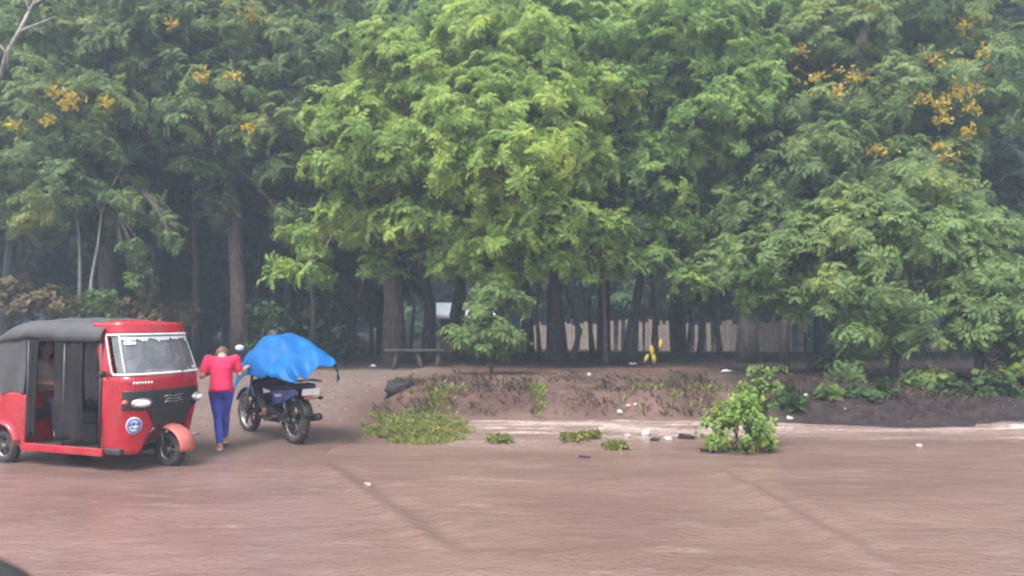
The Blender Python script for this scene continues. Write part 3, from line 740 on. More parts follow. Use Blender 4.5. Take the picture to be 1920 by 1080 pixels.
# dead leaves and dry stalks on the bank and under the trees (stuff)
V, Q, T = [], [], []
for _ in range(26000):
    x, y = rng.uniform(-13, 13), rng.uniform(11.8, 27)
    if rng.uniform() > (.25 + .75 * (y < 16.5)) : continue
    z = gz(x, y)
    if z < .06 or (x < -2.3 and y < 18.4 and rng.uniform() < .85): continue
    u = rng.normal(0, 1, 3) * np.array([1, 1, .35]); u /= np.linalg.norm(u); w = np.cross(u, [0, 0, 1]); w = w / np.linalg.norm(w) + np.array([0, 0, rng.normal(0, .4)])
    s = rng.uniform(.012, .036); b0 = len(V); p = np.array([x, y, z + .012])
    V += [p - u * s, p + w * s * .5, p + u * s + np.array([0, 0, .01]), p - w * s * .5]; Q.append((b0, b0 + 1, b0 + 2, b0 + 3)); T += [rng.uniform()] * 4
tag(link('leaf_litter', mesh_np('leaf_litter', V, Q, {'tint': T}), M['deadleaf'], None, smooth=False), 'brown fallen leaves scattered over the bank and forest floor', 'leaf litter', kind='stuff')
pts = []
for _ in range(3000):
    x, y = rng.uniform(-2.4, 8), rng.uniform(12.3, 16.4)
    z = gz(x, y)
    if .05 < z < .52 and float(fbm(x * 1.1, y * 1.4, 211)) > -.05: pts.append((x, y, z, rng.uniform(0, 1)))
tag(link('dry_weeds', blades(pts, .05, .17, .005, 'dry_weeds'), M['dryweed'], None, smooth=False), 'dry brown and olive weeds covering the eroded bank', 'weeds', kind='stuff')
pts = []
for (px, py, w, m_) in ((1010, 735, 14, 70), (1240, 745, 60, 40), (830, 770, 40, 60), (1330, 740, 40, 40)):
    for _ in range(m_):
        c = at(px + rng.normal(0, w * .5), 0, 13.3); y = rng.normal(13.4, .25); pts.append((c.x, y, gz(c.x, y), rng.uniform()))
tag(link('green_weeds', blades(pts, .06, .18, .007, 'green_weeds'), M['grass'], None, smooth=False), 'sparse green weeds on the face of the eroded bank', 'weeds', kind='stuff')

# ------------------------------------------------------------------ small things on the bank and in the water
def crumple(seed, r, flat=.6):
    rr = random.Random(seed); mb = MB(); mb.ell((0, 0, 0), (1, 1, 1), 14, 9)
    ph = [rr.uniform(0, 6) for _ in range(6)]
    out = []
    for v in mb.v:
        v = Vector(v); k = 1 + .28 * math.sin(5 * v.x + ph[0]) * math.cos(4 * v.y + ph[1]) + .22 * math.sin(9 * v.z + ph[2] + 3 * v.x) + .12 * math.sin(13 * v.y + ph[3])
        out.append((v.x * k * r[0], v.y * k * r[1], v.z * k * r[2] * flat + r[2] * flat * .6))
    mb.v = out; return mb
def litter(px, py, d, r, mt, name, label, cat, group='litter along the flood'):
    c = at(px, py, d)
    if d < 12.6: z = max(0, gz(c.x, c.y))
    else: z = gz(c.x, c.y)
    o = crumple(int(px), r).build(name, M[mt], loc=(c.x, c.y, z - .01)); o.rotation_euler = (0, 0, random.uniform(0, 6))
    return tag(o, label, cat, group)
def on_ground(px, py):
    lo = None
    for d in np.arange(6, 40, .05):
        c = at(px, py, d)
        if c.z <= max(0 if d < 13 else -9, gz(c.x, c.y)): return d
    return 20
for px, py, r, mt, nm, lab, cat in [
    (1211, 817, (.07, .06, .1), 'litter', 'plastic_bag', 'white plastic bag bulging upright in the water left of the bush', 'bag'),
    (1177, 820, (.06, .05, .06), 'litterpink', 'plastic_bag', 'small grey-pink plastic lump left of the upright white bag', 'bag'),
    (1252, 824, (.10, .06, .05), 'litter', 'plastic_bag', 'flat white plastic scrap in the water just left of the bush', 'bag'),
    (1162, 776, (.05, .04, .06), 'litter', 'plastic_bag', 'small white plastic scrap at the foot of the bank above the water', 'bag'),
    (1178, 766, (.04, .04, .05), 'litterpink', 'plastic_cup', 'pinkish cup, left one of a pair on the foot of the bank', 'cup'),
    (1191, 766, (.04, .04, .05), 'litterpink', 'plastic_cup', 'pinkish cup, right one of a pair on the foot of the bank', 'cup'),
    (1105, 705, (.05, .04, .08), 'litterpink', 'plastic_bag', 'pale pink scrap standing on the top edge of the bank', 'bag'),
    (709, 801, (.045, .035, .03), 'litter', 'plastic_bag', 'white scrap lying in the grass of the hump', 'bag'),
    (1480, 786, (.05, .04, .05), 'litter', 'plastic_bag', 'white scrap on the muddy edge just right of the bush', 'bag'),
    (1645, 751, (.05, .04, .05), 'litter', 'plastic_bag', 'white scrap alone on the dark right bank', 'bag'),
    (1511, 743, (.045, .04, .05), 'litter', 'plastic_bag', 'small white scrap on the dark bank above the bush', 'bag'),
    (700, 640, (.08, .06, .06), 'litter', 'plastic_bag', 'white scrap in the shade left of the bench', 'bag'),
    (958, 664, (.08, .06, .06), 'litter', 'plastic_bag', 'tiny white scrap in the shade right of the sapling', 'bag'),
    (1186, 683, (.10, .07, .05), 'litter', 'plastic_bag', 'white scrap at the shade edge below the yellow leaves', 'bag'),
    (1362, 697, (.12, .05, .05), 'litter', 'plastic_bag', 'pale strip of plastic lying at the shade edge right of the yellow leaves', 'bag'),
    (1525, 683, (.06, .05, .05), 'litter', 'plastic_bag', 'white scrap under the low spreading crown', 'bag'),
    (1724, 836, (.05, .03, .03), 'litter', 'plastic_bag', 'tiny white scrap on the water at right', 'bag'),
    (690, 909, (.08, .025, .02), 'litterpink', 'plastic_bag', 'pale sliver floating on the brown flood right of the motorcycle', 'bag'),
]:
    litter(px, py, on_ground(px, py), r, mt, nm, lab, cat)
for px, py, r, lab in [(1285, 822, (.16, .09, .07), 'dark wet stone in the water touching the bush'), (1228, 826, (.10, .06, .05), 'dark wet stone beside the upright white bag'), (1095, 858, (.08, .04, .03), 'small dark stone just above the brown water'),
                       (1325, 848, (.12, .07, .04), 'flat dark stone at the foot of the bush')]:
    litter(px, py, on_ground(px, py), r, 'rock_shade', 'stone', lab, 'stone', 'stones in the flood')
stn = [(625, 748, .05), (650, 770, .045), (672, 745, .04), (690, 735, .05), (640, 790, .04), (610, 770, .04), (365, 815, .06), (350, 835, .07), (620, 735, .05), (660, 755, .035), (385, 800, .04)]
where = ['pale pebble on the verge nearest the motorcycle tail', 'pale pebble left of the grass hump', 'small pale pebble above the grass hump', 'pale pebble by the dark lump', 'lowest pale pebble between motorcycle and grass hump', 'pale pebble right of the rear wheel',
         'pale stone between the tuk-tuk and the pink person', 'largest pale stone beside the tuk-tuk front wheel', 'topmost pale pebble on the verge by the path', 'tiny pale pebble in the middle of the verge', 'small pale stone left of the blue trousers']
for (px, py, s), lab in zip(stn, where):
    litter(px, py, on_ground(px, py), (s, s * .8, s * .7), 'stone', 'stone', lab, 'stone', 'pebbles on the verge')
# dark lump put in for the shaded hollow at the left end of the bank
d = 13.6; c = at(748, 752, d)
o = crumple(77, (.24, .34, .27), .8).build('shade_lump', M['rock_shade'], loc=(c.x, c.y, gz(c.x, c.y) - .12)); tag(o, 'dark lump standing in for the shaded hollow at the left end of the eroded bank', 'shade_lump')
# floating weeds
for px, py, w, lab in [(1075, 826, .22, 'flat green weed floating left on the brown water'), (1108, 822, .14, 'upright green sprig standing in the brown water'), (1152, 842, .14, 'small yellow-green weed floating nearest the camera'), (940, 830, .18, 'pale weed clump at the right tip of the grass hump')]:
    d = on_ground(px, py); c = at(px, py, d); n = int(120 * w / .2)
    P = np.stack([rng.normal(0, w * .48, n), rng.normal(0, w * .36, n), rng.uniform(.01, .09, n)], -1)
    me = place('floating_weed', SP_BROAD, P, rng.normal(0, .3, P.shape), .5)
    o = link('floating_weed', me, M['grass'], None, smooth=False); o.location = (c.x, c.y, .0); tag(o, lab, 'weed', 'weeds in the flood water')

# yellow drooping leaves by the fence
d = on_ground(1222, 690); c = at(1222, 690, d); base = Vector((c.x, c.y, gz(c.x, c.y)))
root = empty('yellow_plant', base, 0, 'small withered plant with hanging yellow leaves in front of the plank fence', 'plant')
MB().tube([(0, 0, -.03), (.02, .02, .3), (.08, 0, .62), (.2, 0, .72)], [.018, .015, .012, .007], 7).build('stem', M['bark'], root)
for (dx, dz, ln, tilt) in ((-.02, .55, .30, .1), (.02, .38, .30, .12), (-.10, .34, .22, -.4), (.22, .70, .28, -.12)):
    mb = MB(); L = 6
    vs, fs = [], []
    for i in range(L + 1):
        t = i / L; w = .055 * math.sin(math.pi * min(.98, t * .9 + .07)); zz = dz - ln * t; xx = dx + tilt * ln * t
        vs += [(xx - w, -.05 - .05 * math.sin(t * 3), zz), (xx, -.07 - .05 * math.sin(t * 3), zz), (xx + w, -.05 - .05 * math.sin(t * 3), zz)]
    for i in range(L):
        for k in range(2): fs.append((i * 3 + k, i * 3 + k + 1, i * 3 + k + 4, i * 3 + k + 3))
    mb.add(vs, fs).build('leaf', M['flower'], root, solid=.006)

# bench
d = 18.6; c = at(778, 680, d); base = Vector((c.x, c.y, gz(c.x, c.y)))
root = empty('bench', base, R(2), 'rough wooden plank bench in the shade in front of the reddish trunk', 'bench')
MB().box((0, 0, .46), (1.5, .26, .055)).build('seat', M['wood'], root, False, .008)
for sx, tilt in ((-.52, -.08), (.2, .16), (.55, -.05)):
    MB().tube([(sx, -.05, -.05), (sx - tilt, 0, .435)], [.06, .05], 8).build('leg', M['wood'], root)

# hut with a pale tin roof, and the plank fence
c = at(872, 640, 43); base = Vector((c.x, c.y, gz(c.x, c.y)))
root = empty('hut', base, R(6), 'low mud-walled hut with a pale tin roof half hidden behind the trunks', 'hut')
hm = MB(); hm.box((0, 0, .95), (2.9, 2.4, 2.1)); hm.build('wall', M['mudwall'], root, False, .02)
g_ = MB().prism([(-1.2, 0), (1.2, 0), (0, .72)], -1.4, 1.4).build('gable', M['mudwall'], root, False); g_.location = (0, 0, 1.99); g_.rotation_euler = (0, 0, math.pi / 2)
rf = MB()
for s in (-1, 1):
    vs, fs = [], []
    for i in range(41):
        y = -1.45 + 2.9 * i / 40; w = .018 * math.sin(i * math.pi / 1.5)
        vs += [(y * 1.15, s * .0, 2.86 + w), (y * 1.15, s * 1.55, 1.96 + w)]
    for i in range(40): fs.append((2 * i, 2 * i + 2, 2 * i + 3, 2 * i + 1))
    rf.add(vs, fs)
rf.build('roof', M['tin'], root, solid=.02)
MB().box((.5, -1.21, .65), (.7, .04, 1.3)).build('door', M['wood'], root, False, .01)
a, b_ = at(975, 640, 47), at(1510, 650, 41); a.z = gz(a.x, a.y); b_.z = gz(b_.x, b_.y)
root = empty('fence', a, math.atan2(b_.y - a.y, b_.x - a.x), 'pale weathered plank fence standing behind the trunks', 'fence')
Lf = (b_ - a).length; dz = b_.z - a.z; x = 0
while x < Lf:
    w = random.uniform(.14, .34); h = random.uniform(1.45, 1.85)
    if random.random() < .74 and .5 + .5 * float(vn(x * .9, 3.1, 500)) > .22:
        zb = dz * x / Lf
        MB().box((x + w / 2, random.uniform(-.012, .012), zb + h / 2 - .04), (w - .02, .03, h), Matrix.Rotation(random.uniform(-.03, .03), 3, 'Y')).build('plank', M['plank'], root, False, .004)
    x += w
for zr in (.45, 1.3):
    MB().box((Lf / 2, .06, zr + dz / 2), (Lf, .05, .09), Matrix.Rotation(-math.atan2(dz, Lf), 3, 'Y')).build('rail', M['wood'], root, False, .005)
for i in range(6):
    MB().tube([(Lf * i / 5, .12, dz * i / 5 - .2), (Lf * i / 5, .12, dz * i / 5 + 1.85)], [.06, .055], 8).build('post', M['wood'], root)

# ------------------------------------------------------------------ people
def remeshed(mb, name, vox, mat, parent, smooth_it=6):
    o = mb.build(name + '_tmp', None)
    m = o.modifiers.new('r', 'REMESH'); m.mode = 'VOXEL'; m.voxel_size = vox
    m = o.modifiers.new('s', 'SMOOTH'); m.iterations = smooth_it; m.factor = .5
    dg = bpy.context.evaluated_depsgraph_get(); me = bpy.data.meshes.new_from_object(o.evaluated_get(dg))
    old = o.data; bpy.data.objects.remove(o); bpy.data.meshes.remove(old)
    me.materials.clear(); me.name = name
    return link(name, me, mat, parent)

def cap(mb, a, ra, b, rb):
    a, b = Vector(a), Vector(b)
    mb.tube([a, a.lerp(b, .5), b], [ra, (ra + rb) / 2, rb], 12)
    mb.ell(a, (ra,) * 3, 12, 8); mb.ell(b, (rb,) * 3, 12, 8)

def chain(mb, pts):
    for (a, ra), (b, rb) in zip(pts[:-1], pts[1:]): cap(mb, a, ra, b, rb)

def frame_to(v, up=(0, 0, 1)):
    f = Vector(v).normalized(); u = Vector(up)
    if abs(f.dot(u)) > .95: u = Vector((0, 1, 0))
    s = f.cross(u).normalized(); u = s.cross(f)
    return Matrix((s, f, u)).transposed()          # columns: side, forward, up

def hand(mb, wrist, direction, side, curl=.7, s=1.0):
    Fm = frame_to(direction); w = Vector(wrist)
    P = lambda x, y, z: w + Fm @ Vector((x * side, y, z)) * s
    mb.ell(P(0, .045, 0), (.036 * s, .05 * s, .018 * s), 12, 8, Fm)
    for x, l in ((-.027, .062), (-.009, .074), (.010, .070), (.027, .054)):
        a = P(x, .085, 0); b = P(x * 1.05, .085 + l * .55, -l * .25 * curl); c = P(x * 1.05, .085 + l * (1 - .45 * curl) , -l * .75 * curl)
        chain(mb, [(a, .0095 * s), (b, .0085 * s), (c, .0075 * s)])
    chain(mb, [(P(.03, .02, 0), .012 * s), (P(.055, .055, -.012), .0105 * s), (P(.058, .085, -.022), .009 * s)])

def figure(name, loc, rz, J, skin, hair, top, legs, label, shoe=None, group=None, sleeve=1.0, topname='shirt', s=1.0, face=(0, 1, 0), long_sleeve=False, hood=False):
    root = empty(name, loc, rz, label, 'person', group)
    V = {k: Vector(v) for k, v in J.items()}
    # body: one continuous surface
    mb = MB()
    cap(mb, V['pelvis'], .115 * s, V['chest'], .125 * s); cap(mb, V['chest'], .12 * s, V['neck'], .06 * s)
    chain(mb, [(V['neck'], .05 * s), (V['neck'].lerp(V['head'], .6), .048 * s)])
    Fm = frame_to(face); hd = V['head']; hp = lambda x, y, z: hd + Fm @ Vector((x, y, z)) * s
    mb.ell(hd, (.076 * s, .095 * s, .112 * s), 18, 12, Fm); mb.ell(hp(0, .03, -.06), (.055 * s, .065 * s, .055 * s), 14, 8, Fm)
    chain(mb, [(hp(0, .09, .0), .012 * s), (hp(0, .112, -.025), .015 * s)])
    mb.ell(hp(0, .09, -.062), (.026 * s, .014 * s, .008 * s), 10, 6, Fm); mb.ell(hp(0, .085, -.075), (.024 * s, .014 * s, .008 * s), 10, 6, Fm)
    for k in (-1, 1): mb.ell(hp(k * .078, -.005, -.01), (.012 * s, .022 * s, .032 * s), 8, 6, Fm)
    for q, sd in (('L', -1), ('R', 1)):
        chain(mb, [(V['chest'].lerp(V['sh' + q], .5), .08 * s), (V['sh' + q], .056 * s), (V['el' + q], .040 * s), (V['wr' + q], .027 * s)])
        hand(mb, V['wr' + q], (V['wr' + q] - V['el' + q]), -sd, .8, s)
        chain(mb, [(V['hip' + q], .088 * s), (V['kn' + q], .056 * s), (V['kn' + q].lerp(V['an' + q], .35), .054 * s), (V['an' + q], .036 * s)])
        toe = V['to' + q]; chain(mb, [(V['an' + q] + Vector((0, 0, -.03 * s)), .036 * s), (V['an' + q].lerp(toe, .6) + Vector((0, 0, -.015)), .032 * s), (toe, .022 * s)])
    remeshed(mb, 'body', .009, skin, root, 3)
    eyes = MB()
    for k in (-1, 1): eyes.ell(hp(k * .032, .082, .012), (.013 * s, .010 * s, .008 * s), 10, 6, Fm)
    eyes.build('eye', M['black'], root)
    if hair:
        hb = MB(); hb.ell(hp(0, -.026, .022), (.090 * s, .102 * s, .112 * s), 18, 12, Fm); hb.ell(hp(0, -.10, .03), (.045 * s, .04 * s, .045 * s), 12, 8, Fm); remeshed(hb, 'hair', .012, hair, root, 2)
    tb_ = MB(); k = 1.12
    h0 = V['pelvis']; up = (V['chest'] - h0).normalized()
    tb_.tube([h0 - up * .055 * s, h0, h0.lerp(V['chest'], .45), V['chest']], [.192 * s, .190 * s, .178 * s, .172 * s], 24, flat=.78)
    cap(tb_, V['chest'], .140 * s, V['neck'].lerp(V['chest'], .25), .070 * s)
    for q in 'LR':
        chain(tb_, [(V['chest'].lerp(V['sh' + q], .4), .10 * s), (V['sh' + q], .066 * s)])
        e = V['el' + q] if long_sleeve else V['sh' + q].lerp(V['el' + q], .72 * sleeve)
        chain(tb_, [(V['sh' + q], .066 * s), (e, .056 * s)])
        if long_sleeve: chain(tb_, [(e, .058 * s), (V['wr' + q].lerp(e, .08), .042 * s)])
    if hood:
        tb_.ell(hp(0, -.03, .015), (.105 * s, .105 * s, .125 * s), 16, 10, Fm)
    remeshed(tb_, topname, .014, top, root, 4)
    lb = MB()
    for q in 'LR':
        chain(lb, [(V['pelvis'].lerp(V['hip' + q], .5), .125 * s), (V['hip' + q], .094 * s), (V['kn' + q], .060 * s), (V['kn' + q].lerp(V['an' + q], .35), .058 * s), (V['an' + q] + (V['kn' + q] - V['an' + q]) * .12, .047 * s)])
    remeshed(lb, 'trousers', .012, legs, root, 4)
    if shoe:
        for q in 'LR':
            a, t_ = V['an' + q] + Vector((0, 0, -.062 * s)), V['to' + q] + Vector((0, 0, -.02 * s)); dr = (t_ - a).normalized()
            sb = MB(); sb.tube([a - dr * .05, a, a.lerp(t_, .5), t_, t_ + dr * .035], [.026, .036, .042, .042, .024], 12, flat=.35)
            sb.tube([t_.lerp(a, .2) + Vector((-.04, 0, .0)), t_.lerp(a, .25) + Vector((0, 0, .045)), t_.lerp(a, .2) + Vector((.04, 0, .0))], .009, 6)
            sb.build('sandal', shoe, root)
    return root

gp = at(413, 845, 9.72); pz = gz(gp.x, gp.y)
J = dict(pelvis=(0, .0, .79), chest=(0, .07, 1.06), neck=(0, .14, 1.20), head=(0, .285, 1.20),
         shL=(-.165, .09, 1.17), elL=(-.235, .02, .965), wrL=(-.17, .22, .98), shR=(.165, .09, 1.17), elR=(.225, .08, .98), wrR=(.30, .27, 1.04),
         hipL=(-.07, 0, .76), knL=(-.035, .05, .42), anL=(-.005, -.03, .075), toL=(-.01, .11, .03),
         hipR=(.07, .01, .76), knR=(.05, .13, .44), anR=(.05, .20, .13), toR=(.06, .33, .07))
figure('person', (gp.x, gp.y, max(pz, 0) - .005), R(20), J, M['skinlight'], M['hairbrown'], M['pink'], M['jean'], 'person in a pink shirt and blue trousers walking away head bowed', M['sandal'], face=(0, .45, -.9))

# ------------------------------------------------------------------ tuk-tuk
th = R(-20); fw = Vector((math.cos(th), math.sin(th))); fc = at(318, 874, 8.72)
org = Vector((fc.x - 1.06 * fw.x, fc.y - 1.06 * fw.y, -.02))
tuk = empty('tuk_tuk', org, th, 'red three-wheeled tuk-tuk with grey canvas roof and dark side curtains', 'tuk-tuk')
tuk.scale = (1, .91, 1)

def cowl(u, z, off=0.0):
    def pt(u, z):
        lean = .07 * float(sstep(.2, .9, z)) - max(0, z - 1.08) * .36
        w = .53 + .07 * float(sstep(.2, .85, z)) - .05 * float(sstep(1.1, 1.65, z))
        a = max(-1, min(1, u)) * math.pi / 2
        y = w * math.copysign(abs(math.sin(a)) ** .85, a); x = .72 + lean + .30 * max(0.0, math.cos(a)) ** .62
        if abs(u) > 1: x -= (abs(u) - 1) * .8
        return Vector((x, y, z))
    p = pt(u, z)
    if off:
        du = pt(u + .02, z) - pt(u - .02, z); dzv = pt(u, z + .02) - pt(u, z - .02)
        n = du.cross(dzv).normalized()
        p = p + n * off
    return p
def cowl_patch(u0, u1, zf0, zf1, nu, nv, off=0, inside=None):
    g = [[None] * (nv + 1) for _ in range(nu + 1)]; mb = MB(); fs = []
    vs = []
    for i in range(nu + 1):
        u = u0 + (u1 - u0) * i / nu
        z0 = zf0(u) if callable(zf0) else zf0; z1 = zf1(u) if callable(zf1) else zf1
        for j in range(nv + 1):
            z = z0 + (z1 - z0) * j / nv; vs.append((u, z))
    for i in range(nu):
        for j in range(nv):
            q = (i * (nv + 1) + j, (i + 1) * (nv + 1) + j, (i + 1) * (nv + 1) + j + 1, i * (nv + 1) + j + 1)
            if inside:
                cu = sum(vs[k][0] for k in q) / 4; cz = sum(vs[k][1] for k in q) / 4
                if not inside(cu, cz): continue
            fs.append(q)
    return mb.add([cowl(u, z, off) for u, z in vs], fs)
zb = lambda u: .52 - .31 * float(sstep(.22, .52, abs(u)))
body = cowl_patch(-1.22, 1.22, zb, 1.09, 60, 14)
body.build('front_cowl', M['red'], tuk, solid=.018)
for sgn in (-1, 1):
    cowl_patch(sgn * 1.0, sgn * 1.22, 1.09, 1.56, 4, 8).build('pillar', M['red'], tuk, solid=.03)
vis = cowl_patch(-1.22, 1.22, 1.56, 1.685, 50, 5)
vis.build('roof_visor', M['red'], tuk, solid=.02)
vt = MB(); ring = [cowl(-1.22 + 2.44 * i / 40, 1.685) for i in range(41)]
inner = [Vector((.42, p.y * .98, 1.715 - .25 * abs(p.y / .6) ** 3 * .3)) for p in ring]
vt.add(ring + inner, [(i, i + 1, 42 + i, 41 + i) for i in range(40)]); vt.build('visor_top', M['red'], tuk, solid=.015)
# windscreen
pane = cowl_patch(-.97, .97, 1.115, 1.545, 40, 10, -.004); ps = pane.build('windscreen', M['glass'], tuk)
fr = MB()
per = [(-1.0 + 2.0 * i / 30, 1.105) for i in range(31)] + [(1.02, 1.13 + .39 * i / 8) for i in range(9)] + [(1.0 - 2.0 * i / 30, 1.55) for i in range(31)] + [(-1.02, 1.52 - .39 * i / 8) for i in range(9)]
pp = [cowl(u, z, .008) for u, z in per]; fr.tube(pp + [pp[0]], .014, 8, False)
fr.build('frame', M['white'], ps)
for sgn in (-1, 1): MB().tube([cowl(sgn * .80, 1.11 + .43 * i / 6, .006) for i in range(7)], .010, 8).build('mullion', M['white'], ps)
wp = MB(); wp.tube([cowl(.1, 1.10, .02), cowl(.3, 1.22, .02), cowl(.48, 1.36, .018)], .008, 6); wp.build('wiper', M['black'], ps)
rr = random.Random(3)
edge = [rr.uniform(-.02, .02) for _ in range(60)]
st = cowl_patch(-.78, .78, lambda u: 1.488 + edge[int((u + .8) * 30) % 60] + .012 * math.sin(u * 23), 1.527, 60, 4, .006)
st.build('sticker', M['white'], ps)
cowl_patch(-.72, -.48, 1.44, 1.475, 10, 2, .006).build('sticker', M['white'], ps)
cowl_patch(.4, .7, 1.14, 1.165, 8, 2, .006).build('sticker', M['white'], ps)
# dark lamp panel
def inpan(u, z):
    if z > .93 - .0 * abs(u): return False
    if abs(u) > .88: return False
    low = .72 if abs(u) > .42 else .72 - .22 * (1 - float(sstep(.2, .42, abs(u))))
    low -= .03 * (.88 - abs(u))
    return z > low
cowl_patch(-.92, .92, .46, .95, 74, 44, .013, inpan).build('lamp_panel', M['black'], tuk, solid=.012)
for sgn in (-1, 1):
    c = cowl(sgn * .50, .79, .02)
    n = (cowl(sgn * .50, .79, .05) - cowl(sgn * .50, .79, 0)).normalized(); Fm = frame_to(n)
    hl = MB(); hl.ell(c, (.125, .055, .058), 20, 12, Fm); h = hl.build('headlight', M['steel'], tuk)
    MB().ell(c + n * .026, (.095, .048, .036), 18, 10, Fm).build('lens', M['lamp'], h)
    c = cowl(sgn * .80, .80, .012); MB().ell(c, (.03, .05, .03), 12, 8).build('indicator', M['redfade'], tuk)
br = MB()
for z, w in ((.845, .13), (.81, .10), (.78, .12)):
    br.tube([cowl(-w + 2 * w * i / 6, z + .006 * math.sin(i * 1.4), .026) for i in range(7)], .0055, 6)
br.build('badge', M['steel'], tuk)
lt = MB()
for i in range(7):
    u0 = -.66 + i * .052; lt.add(cowl_patch(u0, u0 + .034, 1.0, 1.028, 2, 2, .0125).v, [(0, 3, 4, 1), (1, 4, 5, 2), (3, 6, 7, 4), (4, 7, 8, 5)])
lt.build('lettering', M['white'], tuk, solid=.002)
# round emblem
def disc(u0, z0, r0, r1, off, n=36, w=1.0):
    mb = MB(); vs = []
    for i in range(n):
        a = 2 * math.pi * i / n
        for r in (r0, r1): vs.append(cowl(u0 + r * math.cos(a) / .62, z0 + r * math.sin(a), off))
    return mb.add(vs, [(2 * i, 2 * i + 1, 2 * ((i + 1) % n) + 1, 2 * ((i + 1) % n)) for i in range(n)])
em = disc(-.62, .54, .001, .098, .0125).build('emblem', M['white'], tuk, solid=.003)
disc(-.62, .54, .066, .084, .0165).build('ring', M['decalblue'], em, solid=.002)
lg = MB()
for (du, dz, w, h) in ((-.06, .02, .03, .035), (-.015, .025, .03, .04), (.03, .02, .035, .035), (-.04, -.025, .05, .016), (.02, -.03, .04, .016)):
    p = cowl_patch(-.62 + du / .62, -.62 + (du + w) / .62, .54 + dz - h / 2, .54 + dz + h / 2, 2, 2, .0165); lg.add(p.v, p.f)
lg.build('lettering', M['decalblue'], em, solid=.002)
# wheels
def wheel(parent, c, Rr, r, name='wheel', flat=1.25, spokes=5, rimcol='steel'):
    w = MB(); w.torus((0, 0, 0), Rr - r, r, 'y', 40, 12, flat=flat)
    for i in range(30):
        a = 2 * math.pi * i / 30; w.box(((Rr - .002) * math.cos(a), 0, (Rr - .002) * math.sin(a)), (.012, r * 1.5, .018), Matrix.Rotation(-a, 3, 'Y'))
    t = w.build('wheel', M['rubber'], parent, loc=c)
    q = MB(); q.torus((0, 0, 0), Rr - 1.75 * r, r * .32, 'y', 36, 8, flat=2.2); q.build('rim', M[rimcol], t)
    h = MB(); h.tube([(0, -.06, 0), (0, .06, 0)], .045, 14)
    for i in range(spokes):
        a = 2 * math.pi * i / spokes; h.tube([(0, 0, 0), ((Rr - 1.8 * r) * math.cos(a), 0, (Rr - 1.8 * r) * math.sin(a))], [.028, .02], 8)
    h.build('hub', M['darksteel'], t)
    return t
wheel(tuk, (1.06, 0, .205), .205, .052)
for sgn in (-1, 1): wheel(tuk, (-.95, sgn * .55, .205), .205, .052)
mg = MB(); vs, fs = [], []
for i in range(19):
    a = R(-5 + 170 * i / 18)
    for j in range(9):
        yy = -.125 + .25 * j / 8; rr_ = .275 - .55 * yy * yy * 4
        vs.append((1.06 + rr_ * 1.08 * math.cos(a), yy, .235 + rr_ * math.sin(a)))
for i in range(18):
    for j in range(8): fs.append((i * 9 + j, i * 9 + j + 1, (i + 1) * 9 + j + 1, (i + 1) * 9 + j))
mg.add(vs, fs).build('mudguard', M['redfade'], tuk, solid=.012)
fk = MB()
for sgn in (-1, 1): fk.tube([(1.06, sgn * .085, .205), (.98, sgn * .085, .55)], .022, 8)
fk.build('fork', M['darksteel'], tuk)
# floor, rear body
MB().box((-.16, 0, .245), (2.05, 1.16, .07)).build('floor', M['darksteel'], tuk, False, .015)
for sgn in (-1, 1): MB().box((.0, sgn * .60, .235), (1.28, .04, .09)).build('sill', M['red'], tuk, False, .012)
rb = MB(); pts = [(-1.34, .42), (-1.36, .55), (-1.33, .86), (-.60, .86), (-.56, .80), (-.58, .24), (-.70, .24)]
arc = [(-.95 + .27 * math.cos(R(a)), .235 + .27 * math.sin(R(a))) for a in range(20, 161, 14)]
rb.prism(pts + arc, -.62, .62).build('rear_body', M['red'], tuk, False, .02)
for sgn in (-1, 1):
    fn = MB(); vs, fs = [], []
    for i in range(15):
        a = R(8 + 164 * i / 14)
        for j in range(5):
            yy = .60 + .085 * j / 4; rr_ = .30 - .035 * (j / 4) ** 2
            vs.append((-.95 + rr_ * 1.05 * math.cos(a), sgn * yy, .235 + rr_ * math.sin(a)))
    for i in range(14):
        for j in range(4): fs.append((i * 5 + j, i * 5 + j + 1, (i + 1) * 5 + j + 1, (i + 1) * 5 + j))
    fn.add(vs, fs).build('rear_mudguard', M['red'], tuk, solid=.015)
# seats, controls
MB().box((-.80, 0, .60), (.50, 1.08, .14)).build('bench_seat', M['seat'], tuk, False, .03)
MB().box((-1.10, 0, .95), (.12, 1.08, .56), Matrix.Rotation(.18, 3, 'Y')).build('seat_back', M['seat'], tuk, False, .03)
MB().box((.05, 0, .56), (.36, .62, .14)).build('driver_seat', M['seat'], tuk, False, .03)
MB().box((.05, 0, .38), (.32, .58, .22)).build('seat_box', M['darksteel'], tuk, False, .01)
hb = MB(); hb.tube([(.80, 0, .5), (.66, 0, .93)], .028, 8); hb.tube([(.58, -.30, .98), (.64, -.16, .95), (.64, .16, .95), (.58, .30, .98)], .015, 8); hb.build('handlebar', M['black'], tuk)
db = MB(); db.box((.74, 0, .86), (.14, .96, .18)); db.build('dashboard', M['black'], tuk, False, .02)
